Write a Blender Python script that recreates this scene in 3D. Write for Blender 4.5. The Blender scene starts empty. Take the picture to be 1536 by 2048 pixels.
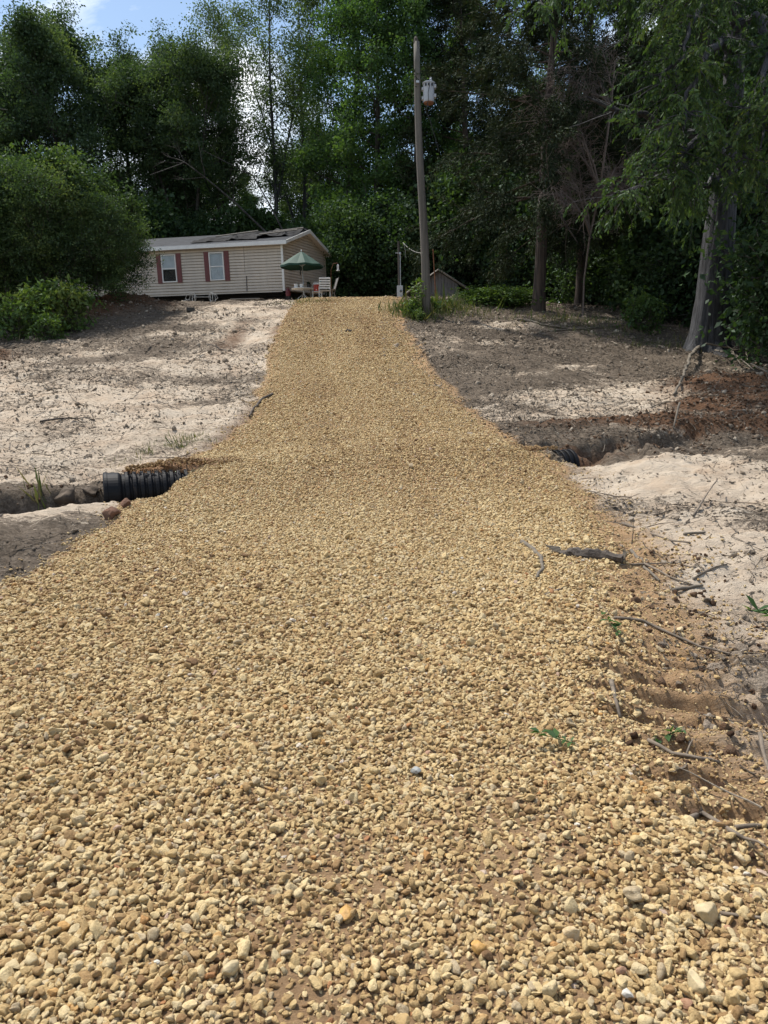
import bpy, math, random
import numpy as np
from mathutils import Matrix, Vector

R = math.radians
rng = np.random.default_rng(7)
random.seed(7)
SC = bpy.context.scene
COL = SC.collection

# ------------------------------------------------------------------ helpers
def tag(o, label=None, cat=None, group=None, kind=None):
    if label: o['label'] = label
    if cat: o['category'] = cat
    if group: o['group'] = group
    if kind: o['kind'] = kind
    return o

def empty(name, loc, label, cat, group=None, mat=None):
    o = bpy.data.objects.new(name, None)
    COL.objects.link(o)
    o.empty_display_size = .2
    if mat is not None: o.matrix_world = mat
    else: o.location = loc
    return tag(o, label, cat, group)

def link(name, mesh, parent=None):
    o = bpy.data.objects.new(name, mesh)
    COL.objects.link(o)
    if parent is not None: o.parent = parent
    return o

def np_mesh(name, v, quads=None, tris=None, mat=None, smooth=False, fattr=None, vattr=None):
    """mesh from numpy arrays"""
    v = np.asarray(v, np.float32)
    q = np.zeros((0, 4), np.int32) if quads is None or len(quads) == 0 else np.asarray(quads, np.int32)
    t = np.zeros((0, 3), np.int32) if tris is None or len(tris) == 0 else np.asarray(tris, np.int32)
    me = bpy.data.meshes.new(name)
    me.vertices.add(len(v)); me.vertices.foreach_set('co', v.ravel())
    nl = q.size + t.size
    me.loops.add(nl); me.loops.foreach_set('vertex_index', np.concatenate([q.ravel(), t.ravel()]))
    me.polygons.add(len(q) + len(t))
    ls = np.concatenate([np.arange(len(q)) * 4, q.size + np.arange(len(t)) * 3]).astype(np.int32)
    me.polygons.foreach_set('loop_start', ls)
    if smooth: me.polygons.foreach_set('use_smooth', np.ones(len(ls), bool))
    for k, a in (fattr or {}).items():
        at = me.attributes.new(k, 'FLOAT', 'FACE'); at.data.foreach_set('value', np.asarray(a, np.float32))
    for k, a in (vattr or {}).items():
        a = np.asarray(a, np.float32)
        if a.ndim == 1:
            at = me.attributes.new(k, 'FLOAT', 'POINT'); at.data.foreach_set('value', a)
        elif a.shape[1] == 3:
            at = me.attributes.new(k, 'FLOAT_VECTOR', 'POINT'); at.data.foreach_set('vector', a.ravel())
        else:
            at = me.attributes.new(k, 'FLOAT_COLOR', 'POINT'); at.data.foreach_set('color', a.ravel())
    if mat: me.materials.append(mat)
    me.update(calc_edges=True)
    return me

class MB:
    """collects simple solids, builds ONE mesh"""
    def __init__(s): s.v = []; s.f = []
    def add(s, vs, fs):
        b = len(s.v); s.v += [tuple(p) for p in vs]; s.f += [tuple(i + b for i in f) for f in fs]; return s
    def box(s, a, b, M=None):
        x0, y0, z0 = a; x1, y1, z1 = b
        vs = [Vector(p) for p in ((x0,y0,z0),(x1,y0,z0),(x1,y1,z0),(x0,y1,z0),(x0,y0,z1),(x1,y0,z1),(x1,y1,z1),(x0,y1,z1))]
        if M is not None: vs = [M @ p for p in vs]
        return s.add(vs, [(0,3,2,1),(4,5,6,7),(0,1,5,4),(1,2,6,5),(2,3,7,6),(3,0,4,7)])
    def tube(s, pts, r, n=8, cap=True):
        pts = [Vector(p) for p in pts]
        rr = r if hasattr(r, '__len__') else [r] * len(pts)
        vs = []; fs = []
        ref = None
        for i, p in enumerate(pts):
            d = (pts[min(i+1, len(pts)-1)] - pts[max(i-1, 0)]).normalized()
            if ref is None: ref = Vector((0,0,1)) if abs(d.z) < .9 else Vector((1,0,0))
            a = d.cross(ref).normalized(); b = d.cross(a).normalized(); ref = -b if False else a.cross(d)
            for k in range(n):
                t = 2*math.pi*k/n
                vs.append(p + (a*math.cos(t) + b*math.sin(t)) * rr[i])
        for i in range(len(pts)-1):
            for k in range(n):
                fs.append((i*n+k, i*n+(k+1) % n, (i+1)*n+(k+1) % n, (i+1)*n+k))
        if cap:
            fs.append(tuple(range(n-1, -1, -1))); fs.append(tuple((len(pts)-1)*n+k for k in range(n)))
        return s.add(vs, fs)
    def lathe(s, prof, n=20, c=(0,0,0), M=None):
        vs = []; fs = []
        for r, z in prof:
            for k in range(n):
                t = 2*math.pi*k/n
                p = Vector((c[0]+r*math.cos(t), c[1]+r*math.sin(t), c[2]+z))
                vs.append(M @ p if M is not None else p)
        for i in range(len(prof)-1):
            for k in range(n):
                fs.append((i*n+k, i*n+(k+1) % n, (i+1)*n+(k+1) % n, (i+1)*n+k))
        return s.add(vs, fs)
    def build(s, name, mat, parent=None, smooth=False, bevel=0):
        me = bpy.data.meshes.new(name)
        me.from_pydata(s.v, [], s.f); me.materials.append(mat)
        if smooth: me.polygons.foreach_set('use_smooth', [True]*len(me.polygons))
        me.update()
        o = link(name, me, parent)
        if bevel:
            m = o.modifiers.new('bevel', 'BEVEL'); m.width = bevel; m.segments = 2; m.limit_method = 'ANGLE'
        return o

# ------------------------------------------------------------------ noise
def _h(ix, iy, seed):
    n = (ix.astype(np.int64) * 374761393 + iy.astype(np.int64) * 668265263 + seed * 1274126177) & 0x7fffffff
    n = ((n ^ (n >> 13)) * 1274126177) & 0x7fffffff
    n = n ^ (n >> 16)
    return (n & 0xffff) / 65535.0
def vnoise(x, y, seed=0):
    ix = np.floor(x); iy = np.floor(y); fx = x-ix; fy = y-iy
    fx = fx*fx*(3-2*fx); fy = fy*fy*(3-2*fy)
    a = _h(ix, iy, seed); b = _h(ix+1, iy, seed); c = _h(ix, iy+1, seed); d = _h(ix+1, iy+1, seed)
    return (a*(1-fx)+b*fx)*(1-fy) + (c*(1-fx)+d*fx)*fy - .5
def fbm(x, y, seed=0, o=4):
    s = 0; a = 1.
    for i in range(o):
        s = s + a*vnoise(x*2**i + 17.3*i, y*2**i - 9.1*i, seed+i); a *= .5
    return s
def sstep(a, b, x):
    t = np.clip((x-a)/(b-a), 0, 1); return t*t*(3-2*t)

# ------------------------------------------------------------------ camera frame (photo pixel -> ray)
FPX = 1500.0
CAM = Vector((0, 0, 1.6))
CM = Matrix.Rotation(R(80), 3, 'X') @ Matrix.Rotation(R(-0.7), 3, 'Z')
def ray(u, v):
    return (CM @ Vector(((u-768)/FPX, -(v-1024)/FPX, -1))).normalized()
def at(u, v, y):
    d = ray(u, v); return CAM + d*(y/d.y)

# ------------------------------------------------------------------ terrain
PY = [-60, 8, 9.5, 11.5, 14, 17, 20, 24, 28, 31, 33.5, 36, 40, 45, 80, 600]
PZ = [0, 0, .08, .30, .62, 1.17, 1.92, 3.02, 4.08, 4.72, 5.06, 5.26, 5.45, 5.6, 5.9, 8]
_yy = np.linspace(-60, 600, 13201)
_zz = np.interp(_yy, PY, PZ)
_k = np.hanning(45); _k /= _k.sum()
_zz = np.convolve(np.pad(_zz, 22, mode='edge'), _k, mode='valid')
def prof(y): return np.interp(y, _yy, _zz)

def base_hit(u, v):
    """point of the smooth slope seen at a photo pixel"""
    d = ray(u, v); t = .5
    for i in range(6000):
        p = CAM + d*t
        if p.z <= float(prof(p.y)): break
        t += .02
    return p

EL = [(596,601),(585,620),(562,650),(545,700),(525,770),(512,810),(498,850),(440,890),(375,935),(350,975),(240,1020),(190,1070),(100,1130),(0,1185)]
ER = [(800,601),(795,640),(822,690),(842,730),(900,785),(972,855),(1060,900),(1105,928),(1150,975),(1185,1020),(1205,1090),(1235,1150),(1265,1220),(1290,1320),(1292,1420),(1300,1520),(1400,1640),(1500,1780),(1530,1900)]
pl = [base_hit(*p) for p in EL]; pr = [base_hit(*p) for p in ER]
LY = np.array([p.y for p in pl][::-1]); LX = np.array([p.x for p in pl][::-1])
RY = np.array([p.y for p in pr][::-1]); RX = np.array([p.x for p in pr][::-1])
LY = np.concatenate([[-3, 3, 5], LY, [38]]); LX = np.concatenate([[-6.5, -5, -3.8], LX, [LX[-1]]])
RY = np.concatenate([[-3], RY, [38]]); RX = np.concatenate([[1.6], RX, [RX[-1]]])
def edge_d(x, y):
    """signed distance inside the gravel (positive inside), across the drive"""
    xl = np.interp(y, LY, LX) + (.20*fbm(y*1.7, y*0+3, 11, 4)+.10*fbm(x*2.5, y*2.5, 13, 3)); xr = np.interp(y, RY, RX) + (.20*fbm(y*1.7, y*0+8, 12, 4)+.10*fbm(x*2.5, y*2.5, 14, 3))
    return np.minimum(x-xl, xr-x), x-xl, xr-x

# culvert line
PA = math.atan2(2.45, 7.0)
PC = np.array([-3.82, 10.15])           # left pipe end
PE = np.array([3.22, 12.62])            # right pipe end
PL = np.linalg.norm(PE-PC); PD = (PE-PC)/PL

def bump(x, y, cx, cy, rx, ry, h):
    return h*np.exp(-((x-cx)/rx)**2 - ((y-cy)/ry)**2)
def ditch(x, y):
    s = (x-PC[0])*PD[0] + (y-PC[1])*PD[1]; t = -(x-PC[0])*PD[1] + (y-PC[1])*PD[0]
    wig = .16*fbm(s*.8, s*0, 21, 3)+.18*fbm(s*2.3, t*2.3, 23, 3)
    tt = t - wig
    left = sstep(.95, .45, s)*1.0; right = sstep(PL-.62, PL-.12, s)*(1-.75*sstep(PL+.9, PL+3.2, s))
    k = np.maximum(left, right)
    wn = .75+.5*(s > PL*.5)
    prof_n = sstep(-wn, -.22*wn/.75, tt)*sstep(.50, .26, tt)
    return k*prof_n, s, tt

MOUNDS = [(8.9,17.4,2.0,1.3,.36),(7.0,16.0,.9,.5,.13),(9.6,16.0,1.6,.8,.24),(5.4,14.3,2.2,.35,.22),(8.3,14.7,1.6,.5,.3),
          (-9.9,30.2,1.5,1.2,.5),(-11.4,28.4,2.0,1.2,.5),(-11.6,21.5,1.0,.9,.35),(-3.35,10.9,.55,.32,.10)]
def ground(x, y):
    x = np.asarray(x, float); y = np.asarray(y, float)
    z = prof(y) - .075*np.clip(x-3.2, 0, 9)*sstep(12, 30, y) - .02*np.clip(-x-6, 0, 20)*sstep(14, 26, y)
    e, a, b = edge_d(x, y)
    ins = sstep(-.25, .35, e)
    near = sstep(60, 40, y)
    rough = (fbm(x*.5, y*.5, 1, 3)*.16 + fbm(x*1.6, y*3.2, 2, 4)*.115 + fbm(x*6, y*9, 5, 3)*.065*sstep(45, 25, y))*(.12+.88*(1-ins))*near
    z = z + rough + .05*ins*near
    for m in MOUNDS: z = z + bump(x, y, *m)*(1 + .5*fbm(x*2.3, y*2.3, 31, 3))
    z = z + .07*np.exp(-((a+.28)/.22)**2)*sstep(12.5, 14, y)*sstep(27, 20, y)*(.6+1.4*vnoise(y*1.3, y*0, 44))
    dk, s, t = ditch(x, y)
    z = z - dk*(.40 + .24*(x < 0) + .45*fbm(x*1.9, y*2.4, 22, 4))
    z = z - .14*np.exp(-((x-3.05)/.95)**2-((y-11.15)/.8)**2)
    # the drive is built up over the pipe
    z = z + .20*np.exp(-(t/1.15)**2)*sstep(.62, 1.5, s)*sstep(PL-.8, PL-1.7, s)
    # dozer cleat marks beside the drive
    w = sstep(.92, 1.12, x)*sstep(3.4, 2.8, x)*sstep(2.0, 2.4, y)*sstep(4.5, 4.0, y)
    ph = (y + .12*x + .09*fbm(x*1.2, y*1.2, 51, 2))/.29
    f_ = ph-np.floor(ph); z = z + w*.07*(sstep(0, .17, f_)-sstep(.36, 1, f_)-.35)*(.75+.9*vnoise(x*2, y*2, 52))
    return z
def gz(x, y): return float(ground(np.array([x]), np.array([y]))[0])
def hit(u, v):
    """point of the built ground seen at a photo pixel"""
    d = ray(u, v)
    t = np.arange(1.2, 70, .03); X = CAM.x+d.x*t; Y = CAM.y+d.y*t; Z = CAM.z+d.z*t
    k = np.argmax(Z <= ground(X, Y))
    return Vector((X[k], Y[k], gz(X[k], Y[k])))

# ------------------------------------------------------------------ materials
def mat_new(name):
    m = bpy.data.materials.new(name); m.use_nodes = True
    nt = m.node_tree; return m, nt, nt.nodes['Principled BSDF'], nt.nodes['Material Output']
def N(nt, t, **kw):
    n = nt.nodes.new(t)
    for k, a in kw.items(): setattr(n, k, a)
    return n
def ramp(nt, fac, stops, interp='LINEAR'):
    r = N(nt, 'ShaderNodeValToRGB'); r.color_ramp.interpolation = interp
    el = r.color_ramp.elements
    while len(el) < len(stops): el.new(.5)
    for e, (p, c) in zip(el, stops): e.position = p; e.color = (*c, 1) if len(c) == 3 else c
    if fac is not None: nt.links.new(fac, r.inputs[0])
    return r
def noise(nt, scale, detail=6, rough=.6, vec=None, dist=0):
    n = N(nt, 'ShaderNodeTexNoise'); n.inputs['Scale'].default_value = scale; n.inputs['Detail'].default_value = detail
    n.inputs['Roughness'].default_value = rough; n.inputs['Distortion'].default_value = dist
    if vec is not None: nt.links.new(vec, n.inputs['Vector'])
    return n
def mixc(nt, fac, a, b, mode='MIX'):
    m = N(nt, 'ShaderNodeMix', data_type='RGBA', blend_type=mode)
    for val, s in ((fac, 0), (a, 6), (b, 7)):
        if hasattr(val, 'is_output'): nt.links.new(val, m.inputs[s])
        elif s == 0: m.inputs[0].default_value = val
        else: m.inputs[s].default_value = (*val, 1)
    return m.outputs[2]
def math_n(nt, op, a, b=None, clamp=False):
    m = N(nt, 'ShaderNodeMath', operation=op, use_clamp=clamp)
    for i, val in enumerate((a, b)):
        if val is None: continue
        if hasattr(val, 'is_output'): nt.links.new(val, m.inputs[i])
        else: m.inputs[i].default_value = val
    return m.outputs[0]
def bump_n(nt, height, strength, dist, bsdf):
    b = N(nt, 'ShaderNodeBump'); b.inputs['Strength'].default_value = strength; b.inputs['Distance'].default_value = dist
    nt.links.new(height, b.inputs['Height']); nt.links.new(b.outputs[0], bsdf.inputs['Normal'])

def simple(name, col, rough=.6, var=.25, scale=6, metal=0, bump=0, stretch=None, dirt=None):
    """plain material with uneven colour"""
    m, nt, b, o = mat_new(name)
    tc = N(nt, 'ShaderNodeTexCoord'); vec = tc.outputs['Object']
    if stretch:
        mp = N(nt, 'ShaderNodeMapping'); mp.inputs['Scale'].default_value = stretch
        nt.links.new(vec, mp.inputs[0]); vec = mp.outputs[0]
    n = noise(nt, scale, 7, .65, vec)
    lo = tuple(c*(1-var) for c in col); hi = tuple(min(1, c*(1+var)) for c in col)
    r = ramp(nt, n.outputs[0], [(.3, lo), (.7, hi)])
    out = r.outputs[0]
    if dirt:
        n2 = noise(nt, dirt[1], 8, .7, vec)
        f = ramp(nt, n2.outputs[0], [(dirt[2], (0,0,0)), (dirt[2]+.18, (1,1,1))])
        out = mixc(nt, f.outputs[0], out, dirt[0])
    nt.links.new(out, b.inputs['Base Color'])
    b.inputs['Roughness'].default_value = rough; b.inputs['Metallic'].default_value = metal
    if bump: bump_n(nt, n.outputs[0], .6, bump, b)
    return m

def leaf_mat(name, stops, trans=.35, rough=.6, tcol=None, gloss=.018):
    m, nt, b, o = mat_new(name)
    nt.nodes.remove(b)
    a = N(nt, 'ShaderNodeAttribute', attribute_name='tint')
    r = ramp(nt, a.outputs['Fac'], stops)
    d = N(nt, 'ShaderNodeBsdfDiffuse'); t = N(nt, 'ShaderNodeBsdfTranslucent'); g = N(nt, 'ShaderNodeBsdfGlossy')
    g.inputs['Roughness'].default_value = rough; g.inputs['Color'].default_value = (.9, .95, 1, 1)
    tc = mixc(nt, 1.0, r.outputs[0], tcol or (1.0, 1.0, .45), 'MULTIPLY')
    nt.links.new(r.outputs[0], d.inputs[0]); nt.links.new(tc, t.inputs[0])
    s = N(nt, 'ShaderNodeMixShader'); s.inputs[0].default_value = trans
    nt.links.new(d.outputs[0], s.inputs[1]); nt.links.new(t.outputs[0], s.inputs[2])
    s2 = N(nt, 'ShaderNodeMixShader'); s2.inputs[0].default_value = gloss
    nt.links.new(s.outputs[0], s2.inputs[1]); nt.links.new(g.outputs[0], s2.inputs[2])
    nt.links.new(s2.outputs[0], o.inputs[0])
    return m

def bark(name, c1, c2, scale=9, zs=.12, bump=.03):
    m, nt, b, o = mat_new(name)
    tc = N(nt, 'ShaderNodeTexCoord'); mp = N(nt, 'ShaderNodeMapping'); mp.inputs['Scale'].default_value = (1, 1, zs)
    nt.links.new(tc.outputs['Object'], mp.inputs[0])
    n = noise(nt, scale, 8, .65, mp.outputs[0], .4)
    r = ramp(nt, n.outputs[0], [(.36, c1), (.62, c2)])
    nt.links.new(r.outputs[0], b.inputs['Base Color']); b.inputs['Roughness'].default_value = .9
    bump_n(nt, n.outputs[0], .9, bump, b)
    return m

M = {}
# ground
def ground_mat():
    m, nt, b, o = mat_new('ground_soil')
    tc = N(nt, 'ShaderNodeTexCoord'); P = tc.outputs['Object']
    def stretch(sx, sy, rot=0):
        mp = N(nt, 'ShaderNodeMapping'); mp.inputs['Scale'].default_value = (sx, sy, 1); mp.inputs['Rotation'].default_value = (0, 0, rot)
        nt.links.new(P, mp.inputs[0]); return mp.outputs[0]
    at_ = N(nt, 'ShaderNodeAttribute', attribute_name='mask'); sp = N(nt, 'ShaderNodeSeparateColor'); nt.links.new(at_.outputs['Color'], sp.inputs[0])
    n1 = noise(nt, 1.4, 6, .6, stretch(1, 1.6)); n2 = noise(nt, 14, 8, .75, stretch(1, 2.2, .15), .5); n3 = noise(nt, 60, 6, .7, P)
    n4 = noise(nt, 7.5, 10, .78, stretch(1, 2.8, -.2), 1.0)
    sand = ramp(nt, n1.outputs[0], [(.3, (.44, .335, .24)), (.5, (.54, .45, .345)), (.72, (.63, .55, .44))]).outputs[0]
    sand = mixc(nt, math_n(nt, 'MULTIPLY', n3.outputs[0], .5), sand, (.34, .26, .19))
    lit = ramp(nt, n2.outputs[0], [(.3, (.045, .035, .026)), (.5, (.125, .098, .073)), (.7, (.26, .215, .165))]).outputs[0]
    # dark litter breaks up where its mask is low
    f = math_n(nt, 'ADD', math_n(nt, 'MULTIPLY', n4.outputs[0], 1.25), math_n(nt, 'MULTIPLY', n2.outputs[0], .75))
    f = math_n(nt, 'ADD', f, math_n(nt, 'MULTIPLY', sp.outputs[1], 1.0))
    ff = ramp(nt, math_n(nt, 'SUBTRACT', f, .82), [(.53, (0, 0, 0)), (.65, (1, 1, 1))]).outputs[0]
    c = mixc(nt, ff, sand, lit)
    clay = ramp(nt, n2.outputs[0], [(.3, (.07, .038, .022)), (.55, (.135, .074, .042)), (.75, (.22, .13, .078))]).outputs[0]
    fc = math_n(nt, 'ADD', math_n(nt, 'MULTIPLY', sp.outputs[0], 1.5), math_n(nt, 'SUBTRACT', n4.outputs[0], .75))
    c = mixc(nt, ramp(nt, fc, [(.1, (0, 0, 0)), (.6, (1, 1, 1))]).outputs[0], c, clay)
    bed = ramp(nt, n2.outputs[0], [(.25, (.20, .11, .052)), (.55, (.34, .20, .10)), (.8, (.44, .29, .165))]).outputs[0]
    bed = mixc(nt, math_n(nt, 'MULTIPLY', n3.outputs[0], .55), bed, (.46, .35, .22))
    fb = math_n(nt, 'ADD', math_n(nt, 'MULTIPLY', sp.outputs[2], 1.4), math_n(nt, 'MULTIPLY', math_n(nt, 'SUBTRACT', n2.outputs[0], .5), .8))
    c = mixc(nt, ramp(nt, fb, [(.35, (0, 0, 0)), (.75, (1, 1, 1))]).outputs[0], c, bed)
    nt.links.new(c, b.inputs['Base Color']); b.inputs['Roughness'].default_value = .95
    b.inputs['Specular IOR Level'].default_value = .15
    h = math_n(nt, 'ADD', math_n(nt, 'MULTIPLY', n2.outputs[0], 1.0), math_n(nt, 'MULTIPLY', n3.outputs[0], .35))
    bump_n(nt, h, .9, .05, b)
    return m
M['ground'] = ground_mat()

def pebble_mat():
    m, nt, b, o = mat_new('river_gravel')
    a = N(nt, 'ShaderNodeAttribute', attribute_name='tone', attribute_type='INSTANCER')
    r = ramp(nt, a.outputs['Fac'], [(0, (.17, .095, .045)), (.14, (.32, .20, .09)), (.32, (.45, .312, .145)), (.5, (.545, .40, .195)), (.68, (.66, .52, .285)),
        (.8, (.56, .45, .265)), (.88, (.42, .33, .21)), (.93, (.66, .54, .34)), (.965, (.52, .30, .10)), (.985, (.36, .17, .085)), (1, (.72, .68, .58))])
    tc = N(nt, 'ShaderNodeTexCoord')
    n = noise(nt, 2.2, 7, .65, tc.outputs['Object']); n2 = noise(nt, 9, 6, .7, tc.outputs['Object'])
    v = ramp(nt, n.outputs[0], [(.3, (.70, .62, .52)), (.5, (1, 1, 1)), (.75, (1.12, 1.1, 1.05))])
    c = mixc(nt, 1.0, r.outputs[0], v.outputs[0], 'MULTIPLY')
    d = ramp(nt, n2.outputs[0], [(.56, (0, 0, 0)), (.70, (1, 1, 1))])
    c = mixc(nt, math_n(nt, 'MULTIPLY', d.outputs[0], .45), c, (.30, .18, .09))
    nt.links.new(c, b.inputs['Base Color']); b.inputs['Roughness'].default_value = .72
    b.inputs['Specular IOR Level'].default_value = .3
    bump_n(nt, math_n(nt, 'ADD', n.outputs[0], math_n(nt, 'MULTIPLY', n2.outputs[0], .5)), .5, .12, b)
    return m
M['pebble'] = pebble_mat()

def inst_mat(name, stops, rough=.9, nscale=4):
    m, nt, b, o = mat_new(name)
    a = N(nt, 'ShaderNodeAttribute', attribute_name='tone', attribute_type='INSTANCER')
    r = ramp(nt, a.outputs['Fac'], stops)
    tc = N(nt, 'ShaderNodeTexCoord'); n = noise(nt, nscale, 7, .7, tc.outputs['Object'])
    v = ramp(nt, n.outputs[0], [(.3, (.6, .6, .6)), (.7, (1.2, 1.2, 1.2))])
    nt.links.new(mixc(nt, 1.0, r.outputs[0], v.outputs[0], 'MULTIPLY'), b.inputs['Base Color'])
    b.inputs['Roughness'].default_value = rough; b.inputs['Specular IOR Level'].default_value = .15
    bump_n(nt, n.outputs[0], .7, .1, b)
    return m
M['twig'] = inst_mat('dead_twig', [(0, (.06, .048, .038)), (.4, (.13, .105, .08)), (.75, (.22, .18, .14)), (1, (.36, .31, .245))])
M['chip'] = inst_mat('leaf_litter', [(0, (.08, .066, .052)), (.4, (.16, .13, .10)), (.75, (.27, .225, .18)), (1, (.42, .36, .29))])
M['clod'] = inst_mat('soil_clod', [(0, (.075, .042, .025)), (.45, (.135, .078, .046)), (.8, (.21, .135, .085)), (1, (.34, .27, .20))])
M['stick'] = simple('stick_bark', (.15, .12, .09), .9, .5, 14, bump=.01, stretch=(1, 1, 1))
M['pale_stick'] = simple('pale_wood', (.125, .105, .08), .85, .35, 12, bump=.01)
M['dark_wood'] = simple('dark_rotten_wood', (.065, .052, .042), .9, .6, 18, bump=.03)
M['rock'] = simple('ditch_rock', (.085, .062, .042), .9, .45, 6, bump=.05)
M['red_clay'] = simple('red_clay_clod', (.12, .06, .035), .95, .4, 9, bump=.04)
M['black_pipe'] = simple('black_plastic_pipe', (.0045, .005, .007), .45, .3, 3, dirt=((.12, .08, .05), 5, .62))
for k_, sp_v in (('black_pipe', .22),): M[k_].node_tree.nodes['Principled BSDF'].inputs['Specular IOR Level'].default_value = sp_v; M[k_].node_tree.nodes['Principled BSDF'].inputs['Roughness'].default_value = .55
# leaves
M['oak'] = leaf_mat('oak_leaves', [(0, (.038, .072, .033)), (.5, (.064, .11, .047)), (.9, (.098, .15, .06)), (1, (.13, .18, .07))], .48)
M['gum'] = leaf_mat('sweetgum_leaves', [(0, (.04, .09, .028)), (.5, (.07, .14, .04)), (1, (.115, .19, .055))], .48)
M['slender'] = leaf_mat('slender_tree_leaves', [(0, (.05, .086, .037)), (.5, (.082, .13, .05)), (1, (.13, .18, .066))], .45)
M['cedar'] = leaf_mat('cedar_foliage', [(0, (.018, .028, .014)), (.5, (.030, .043, .019)), (.85, (.043, .055, .024)), (1, (.06, .055, .028))], .12, gloss=.012)
M['hack'] = leaf_mat('drooping_tree_leaves', [(0, (.034, .068, .022)), (.45, (.06, .112, .032)), (.85, (.105, .16, .042)), (1, (.165, .19, .048))], .45)
M['bush'] = leaf_mat('privet_leaves', [(0, (.03, .06, .021)), (.5, (.064, .115, .033)), (.9, (.125, .19, .052)), (1, (.19, .245, .075))], .42, gloss=.025)
M['shade'] = leaf_mat('understory_leaves', [(0, (.028, .058, .021)), (.5, (.048, .092, .03)), (1, (.08, .135, .042))], .40)
M['weed'] = leaf_mat('weed_leaves', [(0, (.05, .095, .022)), (.5, (.085, .15, .033)), (1, (.15, .20, .055))], .4)
M['grass'] = leaf_mat('grass_blades', [(0, (.06, .09, .025)), (.5, (.10, .13, .04)), (1, (.20, .17, .08))], .35)
M['bark_dark'] = bark('dark_furrowed_bark', (.02, .018, .016), (.085, .075, .065))
M['bark_grey'] = bark('grey_bark', (.013, .013, .015), (.066, .066, .071), 11, .10, .06)
M['bark_cedar'] = bark('cedar_bark', (.022, .016, .013), (.10, .072, .056), 14, .06)
M['bark_dead'] = simple('dead_twig_grey', (.145, .115, .10), .9, .3, 9)
# made things
M['white'] = simple('white_paint', (.70, .70, .68), .5, .08, 4, dirt=((.35, .33, .30), 3, .66))
M['maroon'] = simple('maroon_shutter', (.15, .045, .045), .55, .15, 5)
M['shingle'] = simple('weathered_roofing', (.055, .058, .064), .85, .3, 3, dirt=((.07, .07, .075), 1.6, .56))
M['tarp'] = simple('black_roof_tarp', (.014, .0145, .017), .75, .5, 3, dirt=((.045, .048, .054), 2.5, .55))
for k_ in ('shingle', 'tarp'): M[k_].node_tree.nodes['Principled BSDF'].inputs['Specular IOR Level'].default_value = .08
M['iron'] = simple('old_white_iron', (.36, .36, .35), .6, .2, 6)
M['board'] = simple('weathered_board', (.20, .18, .155), .85, .3, 6, stretch=(.5, 3, 3))
M['block'] = simple('concrete_block', (.22, .21, .20), .9, .25, 9)
M['black'] = simple('black_plastic', (.012, .012, .013), .45, .3, 5)
M['under'] = simple('dark_underbelly', (.02, .019, .018), .9, .4, 3)
M['blind'] = simple('window_blinds', (.52, .54, .55), .7, .15, 3)
M['metal'] = simple('galvanised_metal', (.42, .44, .46), .42, .15, 5, metal=.6)
M['box_grey'] = simple('grey_meter_box', (.44, .47, .50), .45, .1, 5)
M['trans'] = simple('transformer_grey_paint', (.40, .42, .45), .4, .08, 4, dirt=((.40, .38, .36), 3, .66))
M['rust'] = simple('rusty_metal', (.20, .085, .04), .8, .4, 9)
M['pole'] = bark('weathered_pole_wood', (.075, .068, .058), (.145, .132, .115), 8, .05, .01)
M['green_cloth'] = simple('green_canvas', (.004, .042, .027), .75, .15, 4)
M['red'] = simple('red_plastic', (.50, .045, .02), .4, .15, 4)
M['red_shaded'] = simple('shaded_red_plastic', (.12, .012, .018), .5, .2, 4)  # shade under the trailer corner is put into this red
M['shed'] = simple('grey_shed_boards', (.16, .155, .155), .9, .4, 5, stretch=(6, 6, .4))
M['shed_roof'] = simple('old_tin_roof', (.19, .185, .18), .7, .4, 4, dirt=((.10, .06, .04), 3, .58))
M['cord'] = simple('black_cable', (.03, .03, .032), .6, .2, 5)
M['pale_cable'] = simple('pale_cable', (.30, .30, .28), .6, .2, 5)

def glass_mat():
    m, nt, b, o = mat_new('window_glass')
    b.inputs['Base Color'].default_value = (.9, .95, .97, 1); b.inputs['Roughness'].default_value = .03
    b.inputs['Transmission Weight'].default_value = 1; b.inputs['IOR'].default_value = 1.1
    return m
M['glass'] = glass_mat()
def siding_mat(name, col):
    m, nt, b, o = mat_new(name)
    tc = N(nt, 'ShaderNodeTexCoord')
    mp = N(nt, 'ShaderNodeMapping'); mp.inputs['Scale'].default_value = (1.2, 1.2, .35); nt.links.new(tc.outputs['Object'], mp.inputs[0])
    n = noise(nt, 2.2, 7, .65, mp.outputs[0]); n2 = noise(nt, 18, 4, .6, tc.outputs['Object'])
    r = ramp(nt, n.outputs[0], [(.3, tuple(c*.86 for c in col)), (.7, tuple(c*1.05 for c in col))])
    sp = N(nt, 'ShaderNodeSeparateXYZ'); nt.links.new(tc.outputs['Object'], sp.inputs[0])
    mp2 = N(nt, 'ShaderNodeMapping'); mp2.inputs['Scale'].default_value = (7, 7, .25); nt.links.new(tc.outputs['Object'], mp2.inputs[0])
    n3 = noise(nt, 1.6, 5, .7, mp2.outputs[0])
    st = ramp(nt, n3.outputs[0], [(.60, (0, 0, 0)), (.74, (.55, .55, .55))])
    c = mixc(nt, st.outputs[0], r.outputs[0], (.20, .175, .14))
    nt.links.new(c, b.inputs['Base Color']); b.inputs['Roughness'].default_value = .6
    return m
M['siding'] = siding_mat('tan_vinyl_siding', (.53, .472, .40))

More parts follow.
